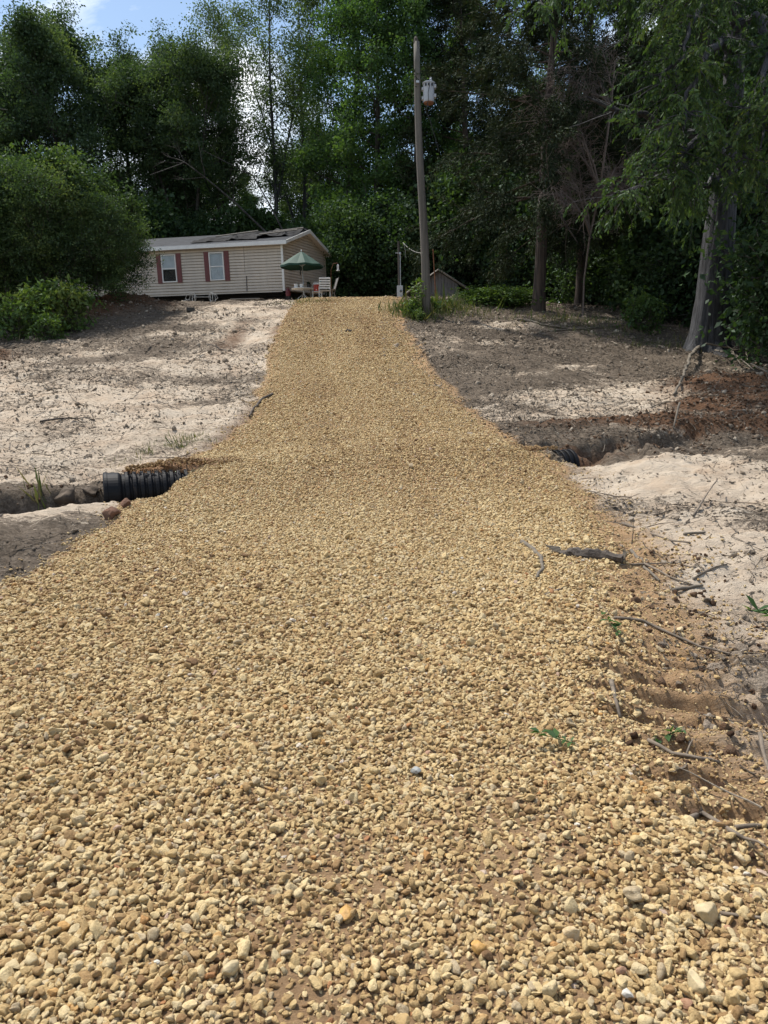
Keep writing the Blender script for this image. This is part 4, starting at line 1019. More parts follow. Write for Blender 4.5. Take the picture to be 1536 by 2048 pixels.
    link('crown', leaves('leaning_crown', C, D, .112*np.exp(g.normal(0, .2, n)), .40, tint, M['hack'], g, .5, .06), root)
    return base
BT = big_tree()

# bushes
def bush_mesh(seed, lobes, n, ls, mat, w=.55, stems=14, shell=.28):
    """lobes: list of (x,y,z,rx,ry,rz)"""
    g = np.random.default_rng(seed); T = TB(); C = []; D = []
    lob = np.array(lobes); area = (lob[:, 3]*lob[:, 5]); area /= area.sum()
    for (x, y, z, rx, ry, rz), a in zip(lobes, area):
        m = int(n*a); d = g.normal(size=(m*2, 3)); d /= np.linalg.norm(d, axis=1)[:, None]; d = d[d[:, 2] > -.75][:m]; m = len(d)
        bump_ = 1+.32*fbm(d[:, 0]*2.4+d[:, 2]*1.3+seed, d[:, 1]*2.4-d[:, 2]*1.1, seed, 3)
        rr = np.clip(1-np.abs(g.normal(0, shell, m)), .2, 1.1)*bump_ + .10*np.clip(g.normal(0, 1, m), 0, 2.5)*(d[:, 2] > 0)
        c = np.array([x, y, z])+d*rr[:, None]*np.array([rx, ry, rz])
        # twiggy sprays: pull leaves to little strands
        C.append(c); dv = d*.8+g.normal(0, .6, (m, 3)); dv[:, 2] += .15; D.append(dv)
        for k in range(stems):
            dd = g.normal(size=3); dd[2] = abs(dd[2])*1.3+.2; dd /= np.linalg.norm(dd); e = np.array([x, y, z])+dd*np.array([rx, ry, rz])*g.uniform(.7, 1.12); s = np.array([x+g.normal(0, .25), y+g.normal(0, .25), -.1])
            mid = (s+e)/2+np.array([0, 0, .25*rz])*.4; P = np.array([s, s*.55+mid*.45, mid, (mid+e)/2+g.normal(0, .05, 3), e]); T.add(P, np.array([.03, .025, .018, .011, .004]), 5)
            m2 = int(ls*700/ .09*.25)+20; t = g.uniform(.55, 1.06, m2)*4; a_ = np.clip(t.astype(int), 0, 3); cc = P[a_]+(P[a_+1]-P[a_])*(t-a_)[:, None]+g.normal(0, .12, (m2, 3)); C.append(cc); dv = g.normal(0, .7, (m2, 3))+dd; D.append(dv)
    C = np.concatenate(C); D = np.concatenate(D); k = C[:, 2] > .03; C = C[k]; D = D[k]; nn = len(C)
    tint = np.clip(g.normal(.42, .2, nn)+.6*fbm(C[:, 0]*1.1+C[:, 2]*.5, C[:, 1]*1.1+C[:, 2]*.7, seed+3, 2), 0, 1)
    return T.mesh('bush_stems', M['bark_dark']), leaves('bush_leaves', C, D, ls*np.exp(g.normal(0, .25, nn)), w, tint, mat, g, .5)
def place_bush(name, me, x, y, label, cat='bush', group=None, s=1, rz=0, sz=None):
    root = empty(name, (x, y, gz(x, y)-.05), label, cat, group); root.scale = (s, s, sz or s); root.rotation_euler = (0, 0, rz)
    link('stems', me[0], root); link('foliage', me[1], root); return root
def shrub(seed, H, spread, n1, nl, ls, mat, fork=3, n2=6, n3=3, sig=.17, w=.55, elev=(0, 72), env='oval', tr=.05, cb=.03, shoot=(.8, .95)):
    t, c = grow(seed=seed, H=H, cb=cb, shoot=shoot, spread=spread, n1=n1, n2=n2, n3=n3, nl=nl, ls=ls, lmat=mat, bmat=M['bark_dark'], trunk_r=tr, fork=fork, elev=elev, sig=sig, w=w, env=env, tname='shrub', trunk_sides=6, lv=(.5, 1.4))
    return t, c
b1 = shrub(501, 4.7, 2.8, 44, 34, .092, M['bush'], 6, cb=.20, shoot=(.7, 1.25))
b2 = shrub(502, 4.2, 1.8, 34, 32, .09, M['bush'], 5, cb=.14, shoot=(.7, 1.2))
b3 = shrub(503, 4.6, 2.6, 42, 34, .092, M['bush'], 6, cb=.2, shoot=(.7, 1.25))
place_bush('bush', b1, px_x(108, 28.2), 28.2, 'largest rounded green bush, its sunlit top in front of the woods', s=.70)
place_bush('bush', b2, px_x(198, 28.6), 28.6, 'bush hiding the left end of the trailer', rz=.4, s=.66)
place_bush('bush', b3, px_x(0, 28), 28, 'big green bush cut by the left edge of the photo', s=.70)
place_bush('bush', b2, px_x(228, 31), 31, 'slim bush with loose sprigs over the trailer wall', s=.68, rz=2.6)
place_bush('bush', b3, px_x(-120, 27), 27, 'green bush beyond the left edge, only its side in view', rz=1.5, s=.8)
place_bush('bush', b3, px_x(62, 29.5), 29.5, 'green bush filling the gap between the two biggest bushes', rz=3.1, s=.66)
shoot_ = shrub(506, 4.6, .62, 26, 20, .12, M['bush'], 2, 4, 2, .15, .55, (35, 78), env='top', tr=.03, cb=.3)
for (u, y, s_, lab) in [(128, 28.0, 1.12, 'upright leafy shoot rising highest from the big green bush'), (150, 28.6, 1.06, 'upright shoot right of the highest one in the big green bush'), (62, 28.2, .98, 'upright shoot between the two big green bushes'), (12, 27.5, 1.1, 'upright leafy shoot near the left edge above the bushes'), (192, 28.8, .92, 'upright shoot on the right shoulder of the big green bush'), (225, 29.5, .84, 'short upright shoot over the trailer end bush'), (95, 27.6, 1.02, 'upright shoot in front of the gap between the bushes')]:
    place_bush('leafy_shoot', shoot_, px_x(u, y), y, lab, 'bush', s=s_, rz=u)
sap = shrub(511, 1.7, .85, 12, 9, .20, M['weed'], 2, 4, 2, .14, .5, (5, 60), tr=.025)
sap2 = shrub(512, .9, .7, 10, 8, .15, M['weed'], 2, 4, 2, .11, .5, (0, 50), tr=.018)
place_bush('leafy_sapling', sap, px_x(72, 24.9), 24.9, 'pale green big-leaved sapling in front of the dark bushes at far left', 'plant', s=.72)
place_bush('leafy_sapling', sap, px_x(140, 25.2), 25.2, 'leafy sapling with yellowish top in front of the largest bush', 'plant', rz=2, s=.72)
place_bush('leafy_sapling', sap2, px_x(95, 24), 24.0, 'low leafy plant at the foot of the saplings on the left', 'plant', s=.6)
place_bush('leafy_sapling', sap2, px_x(18, 24.3), 24.3, 'dark leafy plant at the left edge under the bush', 'plant', s=.8, rz=1)
# right-hand undergrowth
sh = shrub(521, 2.1, 1.5, 24, 16, .125, M['shade'], 3, 5, 2, .2, .55, (0, 60), tr=.03)
for (u, y, s, rz, lab) in [(1640,21.0,1.0,0,'dense dark bush right of the leaning trunk'),(1540,24.5,1.0,1,'dark bush close behind the leaning trunk'),(1625,20,1.3,2,'dark bush at the right edge behind the brush pile'),(1345,28,.75,3,'low dark bush left of the leaning trunk'),(1275,32,.9,4,'dark bush between the cedar and the leaning trunk'),(1400,27.5,1.25,5,'tall dark bush behind the leaning trunk'),(1180,36,1.0,.5,'dark bush behind the second cedar trunk'),(1045,40,1.0,1.5,'dark bluish bush right of the old shed'),(985,45,1.0,2.5,'dark bush behind the old shed'),(1330,34,1.2,.8,'dark bush deep in shade between the right-hand trees'),(1470,27,1.6,2.8,'dark tall bush in the shade at far right')]:
    place_bush('shade_bush', sh, px_x(u, y), y, lab, s=s, rz=rz)
low = shrub(531, .62, 1.25, 22, 9, .13, M['weed'], 3, 5, 2, .13, .75, (-5, 40), tr=.012)
for (u, y, s, rz, lab) in [(968,30.5,1.0,0,'bright green low plants left of the reddish cedar trunk'),(1020,30.2,1.0,2.8,'bright green low plants right against the reddish cedar trunk'),(930,31.5,.4,1,'small clump of green plants in front of the old shed')]:
    place_bush('low_plants', low, px_x(u, y), y, lab, 'plant', s=s*.85, rz=rz, sz=s*.42)
place_bush('low_plants', sap2, px_x(1290, 25.5), 25.5, 'pale low weeds left of the foot of the leaning trunk', 'plant', s=.8)

# weeds and grass
def weed_mesh(seed, H, n, ls, mat):
    g = np.random.default_rng(seed); T = TB(); C = []; D = []
    for i in range(n):
        a = g.uniform(0, 6.28); P = path(g, (g.normal(0, .1), g.normal(0, .1), -.05), (math.cos(a)*.25, math.sin(a)*.25, 1), H*g.uniform(.5, 1.05), 7, .08, .02); T.add(P, .007*(1-np.linspace(0, 1, 8)*.7), 4)
        m = int(18*H/1.0)+8; t = g.uniform(.2, 1, m)*6.99; k = t.astype(int); c = P[k]+(P[k+1]-P[k])*(t-k)[:, None]; d = g.normal(0, 1, (m, 3)); d[:, 2] = g.normal(.1, .3, m); C.append(c); D.append(d)
    C = np.concatenate(C); D = np.concatenate(D); nn = len(C)
    return T.mesh('weed_stems', mat), leaves('weed_leaves', C, D, ls*np.exp(g.normal(0, .3, nn)), .42, g.uniform(0, 1, nn), mat, g, .4)
w1 = weed_mesh(601, 1.35, 9, .13, M['weed']); w2 = weed_mesh(602, .6, 14, .10, M['weed'])
pp = hit(852, 632)
for (me, u, dy, s, lab) in [(w1, 832, -.2, 1.15, 'tallest weed clump against the left of the utility pole'), (w2, 818, -.5, 1.1, 'short weeds at the gravel edge left of the utility pole'), (w2, 866, .5, 1.2, 'short weeds at the foot of the utility pole on its right'), (w2, 838, -.9, .8, 'low weeds in front of the utility pole foot'), (w2, 900, 1.0, .8, 'low weeds on the bare ground before the shed')]:
    root = empty('weed_clump', (px_x(u, pp.y+dy), pp.y+dy, gz(px_x(u, pp.y+dy), pp.y+dy)), lab, 'weed'); root.scale = (s, s, s); root.rotation_euler = (0, 0, u)
    link('stems', me[0], root); link('foliage', me[1], root)
def grass():
    g = np.random.default_rng(611); xs, ys, hs = [], [], []
    def clump(u, v, r, n, h):
        p = hit(u, v); xs.append(g.normal(p.x, r, n)); ys.append(g.normal(p.y, r*.8, n)); hs.append(h*np.exp(g.normal(0, .4, n)))
    for (u, v, r, n, h) in [(850,625,.6,1100,.26),(885,618,.7,700,.24),(835,640,.35,400,.2),(1130,640,1.2,500,.16),(1200,650,1.2,300,.14),(360,890,.22,160,.09),(385,883,.2,120,.08),(290,905,.1,50,.1),(1330,690,.8,400,.12),(105,640,.8,500,.22),(60,660,.7,400,.18),(930,625,.6,300,.14),(85,1005,.1,26,.22),(250,925,.15,40,.08),(600,606,.6,300,.12),(1240,655,.9,250,.12),(640,603,.4,120,.1)]:
        clump(u, v, r, n, h)
    x, y, h = map(np.concatenate, (xs, ys, hs)); n = len(x); c = np.stack([x, y, ground(x, y)-.01], -1); d = g.normal(0, .35, (n, 3)); d[:, 2] = 1
    me = leaves('grass', c, d, h, .10, g.uniform(0, 1, n), M['grass'], g, 0, .02)
    tag(link('grass', me), 'sparse grass around the pole foot and along the bank', 'grass', kind='stuff')
grass()
def sprig(u, v, s, label, seed):
    g = np.random.default_rng(seed); p = hit(u, v)
    P = path(g, (-.11*s, 0, .012), (1, 0, .05), .22*s, 8, .18, .0); tv, tq = tube_np(P, .0028*(1.2-np.linspace(0, 1, 9)), 5); n = 15
    k = g.integers(1, 9, n); C = P[k]; D = g.normal(0, .7, (n, 3)); D[:, 2] = np.abs(D[:, 2])*.35; D[:, 0] += .5; d = D/np.linalg.norm(D, axis=1)[:, None]
    sd = np.cross(d, np.array([0, 0, 1.])+g.normal(0, .3, (n, 3))); sd /= np.linalg.norm(sd, axis=1)[:, None]; L = (.062*s*np.exp(g.normal(0, .25, n)))[:, None]
    lv = np.stack([C, C+d*L*.45+sd*L*.2+np.array([0, 0, .006]), C+d*L-np.array([0, 0, .004]), C+d*L*.45-sd*L*.2+np.array([0, 0, .006])], 1).reshape(-1, 3)
    q = np.concatenate([tq, np.arange(4*n).reshape(n, 4)+len(tv)])
    o = link('leafy_sprig', np_mesh('leafy_sprig', np.concatenate([tv, lv]), q, mat=M['gum'], fattr={'tint': g.uniform(0, .6, len(q))})); o.location = p+Vector((0, 0, .015)); o.rotation_euler = (0, 0, seed*1.3); tag(o, label, 'sprig')
sprig(1236, 1266, 1, 'wilted green sprig on the gravel above the cleat marks', 1); sprig(1112, 1490, .75, 'wilted green sprig lying in the middle of the near gravel', 2); sprig(1352, 1492, .7, 'small green sprig among the cleat marks', 3)
sprig(1528, 1245, 1.7, 'bunch of green leaves on the sand at the right edge', 4)

# ------------------------------------------------------------------ trailer house
HM = Matrix.Translation((-4.7291, 38, 5.9569)) @ (Matrix.Rotation(-.2282, 4, 'Z') @ Matrix.Rotation(.0022, 4, 'Y') @ Matrix.Rotation(.0658, 4, 'X'))
def house():
    L, D, H, RI = 13.2, 6.93, 2.25, .82
    root = empty('trailer_house', (0, 0, 0), 'tan sided mobile home with maroon shutters raised on blocks', 'house', mat=HM)
    cs = .138; lap = .014
    def course_wall(name, x0, x1, zt, to3, hw=None):
        """lap siding: each course leans out at its foot; to3 maps (s, z, out) to local space"""
        b = MB(); z = 0; gr = .036; dp = .06
        while z < zt-1e-4:
            z1 = min(z+cs, zt); zg = min(z+gr, z1)
            W = (lambda q: (x0, x1)) if hw is None else hw
            a0, a1 = W(z); g0, g1 = W(zg); c0, c1 = W(z1)
            # groove back, groove roof (the lip's underside), lap face
            b.add([to3(a0, z, -dp), to3(a1, z, -dp), to3(g1, zg, -dp), to3(g0, zg, -dp)], [(0, 1, 2, 3)])
            b.add([to3(g0, zg, -dp), to3(g1, zg, -dp), to3(g1, zg, lap), to3(g0, zg, lap)], [(0, 1, 2, 3)])
            b.add([to3(g0, zg, lap), to3(g1, zg, lap), to3(c1, z1, .003), to3(c0, z1, .003)], [(0, 1, 2, 3)])
            b.add([to3(a0, z, -dp), to3(a1, z, -dp), to3(a1, z, .003), to3(a0, z, .003)], [(0, 1, 2, 3)])
            z = z1
        return b.build(name, M['siding'], root)
    course_wall('front_wall', -L, 0, H, lambda s, z, o: (s, -o, z))
    def hw(z):
        if z <= H: return (0, D)
        k = (z-H)/RI*D/2; return (k, D-k)
    course_wall('gable_wall', 0, D, H+RI-.03, lambda s, z, o: (o, s, z), hw)
    course_wall('rear_wall', -L, 0, H, lambda s, z, o: (s, D+o, z))
    # far gable
    MB().add([(-L, 0, 0), (-L, D, 0), (-L, D, H), (-L, D/2, H+RI), (-L, 0, H)], [(4, 3, 2, 1, 0)]).build('gable_wall', M['siding'], root)
    # floor / chassis
    b = MB().box((-L+.02, .75, -.22), (-.45, D-.03, -.07)); b.build('underfloor', M['under'], root)
    b = MB()
    for yy in (1.0, 2.9, 4.1, 6.0): b.box((-L+.2, yy-.06, -.42), (-.25, yy+.06, -.225))
    b.build('chassis_beam', M['under'], root)
    for i in range(6):
        for yy in (1.0, 6.0):
            x = -.5-i*2.4
            MB().box((x-.2, yy-.2, -1.3), (x+.2, yy+.2, -.425)).build('block_pier', M['block'], root)
    # dark sheet added at the far side to keep the void black
    MB().box((-L, D-.04, -1.3), (0, D-.01, -.225)).build('dark_void_sheet', M['under'], root)
    # corner trim
    MB().box((-.08, -.028, -.01), (.028, -.016, H-.005)).build('corner_trim', M['white'], root)
    MB().box((.017, -.0155, -.01), (.029, .09, H-.005)).build('corner_trim', M['siding'], root)
    MB().box((.017, D-.09, -.01), (.03, D+.02, H-.005)).build('corner_trim', M['siding'], root)
    MB().box((-L, -.03, -.06), (-.09, -.017, .0)).build('sill_trim', M['siding'], root)
    # roof
    ov = .28; ovg = .30; sl = RI/(D/2)
    z_e = H - ov*sl + .10; rt = H+RI+.10
    nx, ny = 60, 12; V = []; F = []
    gg = np.random.default_rng(9)
    for side in (0, 1):
        off = len(V)
        for j in range(ny+1):
            for i in range(nx+1):
                x = -L-.2 + (L+.2+ovg)*i/nx; t = j/ny; yv = -ov+(D/2+ov)*t; z = z_e+(rt-z_e)*t
                if 0 < j < ny: z += .018*math.sin(x*1.7+t*3)*math.sin(t*3.1)
                V.append((x, yv if side == 0 else D-yv, z))
        for j in range(ny):
            for i in range(nx):
                a = off+j*(nx+1)+i; F.append((a, a+1, a+nx+2, a+nx+1) if side == 0 else (a, a+nx+1, a+nx+2, a+1))
    o = MB().add(V, F).build('roof', M['shingle'], root, smooth=False)
    md = o.modifiers.new('thick', 'SOLIDIFY'); md.thickness = .035; md.offset = -1
    # ridge vent pipe
    v = MB().lathe([(.0, .5), (.13, .5), (.13, .42), (.09, .42), (.09, -.1)], 12, (-.35, D/2+1.2, rt-.25)); v.build('vent_pipe', M['black'], o)
    # fascia and rake boards
    fz = z_e-.036
    MB().box((-L-.2, -ov-.03, fz-.13), (ovg+.02, -ov-.002, fz+.05)).build('fascia', M['white'], root)
    MB().box((-L-.2, D+ov+.002, fz-.13), (ovg+.02, D+ov+.03, fz+.05)).build('fascia', M['white'], root)
    MB().box((-L-.2, -ov, fz-.13), (ovg, -.016, fz-.115)).build('soffit', M['siding'], root)
    for sd in (0, 1):
        y0, y1 = (-ov, D/2) if sd == 0 else (D+ov, D/2)
        pts = []
        for x in (ovg-.002, ovg+.028):
            pts += [(x, y0, fz-.10), (x, y1, rt-.036-.13), (x, y1, rt+.012), (x, y0, fz+.048)]
        MB().add(pts, [(0, 1, 2, 3), (7, 6, 5, 4), (0, 4, 5, 1), (1, 5, 6, 2), (2, 6, 7, 3), (3, 7, 4, 0)]).build('rake_board', M['white'], root)
        MB().add([(.02, y0, fz-.09), (ovg-.004, y0, fz-.09), (ovg-.004, y1, rt-.16), (.02, y1, rt-.16)], [(0, 1, 2, 3)]).build('soffit', M['siding'], root)
    # windows (x centre, z foot)
    for (xc, w) in ((-3.46, .78), (-6.05, .80), (-10.5, .8)):
        z0, z1 = .60, 1.93; x0, x1 = xc-w/2, xc+w/2; yo = -.016
        wn = MB(); fr = .05
        for (a, b_) in (((x0, z0), (x0+fr, z1)), ((x1-fr, z0), (x1, z1)), ((x0+fr, z0), (x1-fr, z0+fr)), ((x0+fr, z1-fr), (x1-fr, z1))):
            wn.box((a[0], yo-.05, a[1]), (b_[0], yo, b_[1]))
        wn.box((x0+fr, yo-.038, (z0+z1)/2-.022), (x1-fr, yo-.004, (z0+z1)/2+.022))
        W = wn.build('window', M['white'], root)
        MB().box((x0+fr+.002, yo-.022, z0+fr+.002), (x1-fr-.002, yo-.018, (z0+z1)/2-.024)).build('pane', M['glass'], W)
        MB().box((x0+fr+.002, yo-.030, (z0+z1)/2+.024), (x1-fr-.002, yo-.026, z1-fr-.002)).build('pane', M['glass'], W)
        bl = MB(); zz = (z0+fr+.01) if xc > -5 else (z0+z1)/2-.05
        while zz < z1-fr-.03:
            bl.add([(x0+fr, yo-.012, zz), (x1-fr, yo-.012, zz), (x1-fr, yo-.004, zz+.04), (x0+fr, yo-.004, zz+.04)], [(0, 1, 2, 3)]); zz += .036
        bl.build('blind', M['blind'], W)
        MB().add([(x0+fr, yo-.0025, z0+fr), (x1-fr, yo-.0025, z0+fr), (x1-fr, yo-.0025, z1-fr), (x0+fr, yo-.0025, z1-fr)], [(0, 1, 2, 3)]).build('dark_backing', M['under'], W)
        for sx in (x0-.27, x1+.02):
            s = MB().box((sx, yo-.03, z0-.04), (sx+.25, yo, z1+.04))
            zz = z0+.03
            while zz < z1-.05:
                s.box((sx+.035, yo-.040, zz), (sx+.215, yo-.0305, zz+.03)); zz += .05
            s.build('shutter', M['maroon'], root)
    # clothes-line hooks / dark streak strips and down wires on the wall
    MB().tube([(-1.95, -.03, .02), (-1.93, -.03, .75)], .018, 6).build('wall_cable', M['cord'], root)
    MB().tube([(-2.0, -.022, .9), (-1.98, -.022, 2.2)], .006, 5).build('wall_cable', M['cord'], root)
    return root
house()
# tarps lying on the roof
def tarp(x0, x1, t0, t1, seed, label, amp=.10):
    g = np.random.default_rng(seed); D, H, RI = 6.93, 2.25, .82; ov = .28; sl = RI/(D/2); z_e = H-ov*sl+.10; rt = H+RI+.10
    nx, ny = 60, 30; X, T = np.meshgrid(np.linspace(x0, x1, nx), np.linspace(t0, t1, ny)); a = g.uniform(.4, .8)
    X = X + .18*fbm(T*6, X*.8, seed, 2)*1.2; yv = -ov+(D/2+ov)*T; Z = z_e+(rt-z_e)*T+.022+amp*np.abs(fbm(X*1.4+T*5, T*3.2, seed+1, 4))+amp*.7*np.clip(np.sin(X*5+T*9+3*fbm(X, T*3, seed+2, 2)), 0, 1)**3
    V = np.stack([X, yv, Z], -1).reshape(-1, 3); i = np.arange(nx*ny).reshape(ny, nx); q = np.stack([i[:-1, :-1], i[:-1, 1:], i[1:, 1:], i[1:, :-1]], -1).reshape(-1, 4)
    o = link('roof_tarp', np_mesh('roof_tarp', V, q, mat=M['tarp'], smooth=True)); o.matrix_world = HM; md = o.modifiers.new('t', 'SOLIDIFY'); md.thickness = .01
    return tag(o, label, 'tarp')
tarp(-3.4, -1.5, .22, 1.0, 3, 'crumpled dark tarp at the middle of the trailer roof', .12)
tarp(-1.9, .22, .35, 1.0, 4, 'wrinkled dark tarp over the right end of the trailer roof', .15)
tarp(-5.0, -3.1, .18, .62, 5, 'torn black tarp strip low on the trailer roof left of the others', .07)
def on_roof(x, t, h=0.0): 
    D, H, RI = 6.93, 2.25, .82; ov = .28; z_e = H-ov*RI/(D/2)+.10; rt = H+RI+.10; return (x, -ov+(D/2+ov)*t, z_e+(rt-z_e)*t+h)
for (a, b_, lab) in [((-1.5, .30), (.1, .62), 'weathered batten holding the tarp nearest the roof eave'), ((-1.1, .55), (.2, .80), 'weathered batten in the middle of the right-hand tarp'), ((-3.9, .35), (-2.2, .75), 'long batten slanting up across the middle tarp')]:
    o = MB().tube([on_roof(*a, .2), on_roof(*b_, .2)], .035, 4).build('roof_batten', M['board']); o.matrix_world = HM; tag(o, lab, 'board')

# ------------------------------------------------------------------ patio things beside the trailer
def pxp(u, y): x = px_x(u, y); return Vector((x, y, gz(x, y)))
PYD = 36.3
def umbrella():
    b = pxp(606, PYD); z_top = at(605, 503, PYD).z-b.z; z_rim = at(605, 531, PYD).z-b.z
    root = empty('patio_umbrella', b, 'open green patio umbrella standing through the round table', 'umbrella')
    MB().tube([(0.08, 0, .0), (0.04, 0, 1.0), (0, 0, z_top+.02)], .022, 8).build('pole', M['metal'], root)
    n = 8; rr = 1.0; V = []; F = []; K = 8
    V.append((0, 0, z_top))
    for k in range(1, K+1):
        t = k/K
        for i in range(n*6):
            a = 2*math.pi*i/(n*6)+.25; seg = abs(((i/6) % 1)-.5)*2; sag = .045*t*(1-seg)*math.sin(math.pi*min(1, t*1.0))+.03*(1-seg)*t
            r = rr*t*(math.cos(math.pi/n)/math.cos((((a-.25) % (2*math.pi/n))-math.pi/n))*.5+.5)
            V.append((r*math.cos(a), r*math.sin(a), z_top-(z_top-z_rim)*(t**1.12)-sag))
    m = n*6
    for i in range(m): F.append((0, 1+i, 1+(i+1) % m))
    for k in range(K-1):
        for i in range(m): a = 1+k*m+i; b2 = 1+k*m+(i+1) % m; F.append((a, a+m, b2+m, b2))
    for i in range(m): V.append((V[1+(K-1)*m+i][0]*1.0, V[1+(K-1)*m+i][1], V[1+(K-1)*m+i][2]-.085))
    for i in range(m): a = 1+(K-1)*m+i; b2 = 1+(K-1)*m+(i+1) % m; F.append((a, a+m, b2+m, b2))
    MB().add(V, F).build('canopy', M['green_cloth'], root, smooth=False)
    MB().lathe([(.0, .08), (.025, .07), (.035, .03), (.02, 0), (.02, -.03)], 10, (0, 0, z_top)).build('finial', M['white'], root)
    for i in range(n):
        a = 2*math.pi*i/n+.25; MB().tube([(0, 0, z_rim-.05), (rr*.5*math.cos(a), rr*.5*math.sin(a), z_top-(z_top-z_rim)*.47-.05)], .008, 5).build('rib', M['metal'], root)
    MB().tube([(-.07, -.04, z_rim-.10), (-.075, -.04, z_rim-.42)], .03, 6).build('hanging_strap', M['black'], root)
    return b
UB = umbrella()
def table():
    z = at(605, 577, PYD).z-UB.z
    root = empty('patio_table', UB, 'round pale patio table under the green umbrella', 'table')
    MB().lathe([(0, z), (.50, z), (.52, z-.015), (.50, z-.035), (0, z-.035)], 28).build('table_top', M['white'], root)
    MB().tube([(0.05, .03, .35), (0.05, .03, z-.036)], .035, 8).build('pedestal', M['metal'], root)
    for i in range(4):
        a = i*math.pi/2+.5; MB().tube([(0.05, .03, .36), (.05+.22*math.cos(a), .03+.22*math.sin(a), .22), (.05+.44*math.cos(a), .03+.44*math.sin(a), .0)], .018, 6).build('leg', M['metal'], root)
    return z
TZ = table()
tb = Vector((UB.x, UB.y, UB.z+TZ))
def pot(name, dx, dy, r, h, mat, label, cat='pot', plant=False):
    root = empty(name, tb+Vector((dx, dy, 0)), label, cat)
    MB().lathe([(0, .003), (r*.78, .003), (r, h*.93), (r*1.07, h*.93), (r*1.07, h), (r*.93, h), (r*.9, h*.85), (0, h*.85)], 18).build('pot_body', mat, root, smooth=False)
    if plant:
        g = np.random.default_rng(4); n = 70; c = g.normal(0, .05, (n, 3)); c[:, 2] = h*.9+np.abs(g.normal(0, .06, n)); link('plant', leaves('pot_plant', c, g.normal(0, 1, (n, 3)), np.full(n, .09), .5, g.uniform(0, .4, n), M['cedar'], g), root)
    return root
pot('flower_pot', -.28, -.12, .10, .19, M['white'], 'white pot nearest the left rim of the patio table')
pot('flower_pot', -.02, -.18, .095, .18, M['white'], 'white pot in the middle of the patio table')
pot('flower_pot', .30, .0, .10, .19, M['black'], 'black pot with a dark plant on the patio table', plant=True)
# cooler on a stand
def cooler():
    z0 = at(635, 583, PYD+.3).z; b = pxp(635, PYD+.3)
    root = empty('side_table', b, 'small white side table carrying the red cooler', 'table'); h = z0-b.z
    MB().box((-.24, -.2, h-.04), (.24, .2, h)).build('table_top', M['white'], root, bevel=.01)
    for sx in (-1, 1):
        for sy in (-1, 1): MB().box((sx*.2-.02, sy*.16-.02, 0), (sx*.2+.02, sy*.16+.02, h-.041)).build('leg', M['white'], root)
    c = empty('drink_cooler', Vector((b.x-.02, b.y-.02, z0)), 'red round drink cooler with white lid beside the patio table', 'cooler')
    MB().lathe([(0, .002), (.135, .002), (.145, .02), (.145, .30), (0, .30)], 20).build('cooler_body', M['red'], c)
    MB().lathe([(.15, .302), (.155, .32), (.15, .37), (.09, .395), (0, .40)], 20).build('cooler_lid', M['white'], c)
    MB().box((-.02, -.19, .04), (.02, -.146, .08)).build('spigot', M['white'], c)
    MB().tube([(-.15, 0, .26), (-.18, 0, .33), (-.10, 0, .43), (.10, 0, .43), (.18, 0, .33), (.15, 0, .26)], .012, 6).build('handle', M['white'], c)
cooler()
def strap_chair():
    b = pxp(650, PYD-.4); root = empty('lawn_chair', b, 'white slatted lawn chair seen from behind beside the cooler', 'chair')
    root.rotation_euler = (0, 0, .15)
    fr = MB(); w = .25
    for s in (-1, 1): fr.tube([(s*w, -.12, .0), (s*w, -.10, .40), (s*w, -.2, .95)], .013, 6); fr.tube([(s*w, .38, 0), (s*w, .34, .40), (s*w, -.1, .405)], .013, 6); fr.tube([(s*w, -.14, .62), (s*w, .3, .60), (s*w, .35, .40)], .012, 6)
    fr.tube([(-w, -.2, .95), (w, -.2, .95)], .013, 6)
    fr.build('frame', M['white'], root)
    for i in range(5):
        z = .50+i*.105; y = -.115-.1*(z-.4)/.55; MB().box((-w, y-.008, z-.032), (w, y+.008, z+.032)).build('back_slat', M['white'], root)
    for i in range(4): MB().box((-w, -.05+.1*i, .405), (w, .02+.1*i, .418)).build('seat_slat', M['white'], root)
strap_chair()
def folding_chair():
    b = pxp(664, PYD); root = empty('folding_chair', b, 'dark folding chair right of the white lawn chair, seen sideways', 'chair'); root.rotation_euler = (0, 0, .3)
    for s in (-1, 1): MB().tube([(.02, s*.24, 0), (.12, s*.24, .45), (.30, s*.24, 1.0)], .014, 6).build('side_frame', M['board'], root); MB().tube([(.22, s*.24, 0), (-.1, s*.24, .45)], .014, 6).build('leg', M['board'], root)
    MB().add([(.15, -.23, .5), (.15, .23, .5), (.30, .23, .98), (.30, -.23, .98), (.165, -.23, .5), (.165, .23, .5), (.315, .23, .98), (.315, -.23, .98)], [(0, 1, 2, 3), (7, 6, 5, 4), (0, 4, 5, 1), (2, 6, 7, 3)]).build('backrest', M['shed'], root)
    MB().box((-.12, -.23, .44), (.14, .23, .455)).build('seat', M['shed'], root)
folding_chair()
def side_post():
    b = pxp(622, PYD-.1); z = at(622, 580, PYD).z-b.z
    o = MB().box((-.03, -.03, 0), (.03, .03, z)).box((-.12, -.10, 0), (.12, .10, .03)).build('short_post', M['pale_stick']); o.location = b; tag(o, 'short pale post standing beside the patio table', 'post')
side_post()
b = pxp(577, 37.2); z0 = at(577, 592, 37.2).z
root = empty('red_can', Vector((b.x, b.y, z0-.02)), 'red can, colour darkened for shade, hanging low under the trailer corner', 'can')
MB().lathe([(0, 0), (.10, .0), (.115, .03), (.115, .26), (.09, .32), (.04, .35), (.04, .39), (0, .39)], 16).build('can_body', M['red_shaded'], root, smooth=False)
MB().tube([(-.08, 0, .33), (-.06, 0, .42), (.06, 0, .42), (.08, 0, .33)], .012, 6).build('handle', M['red_shaded'], root)
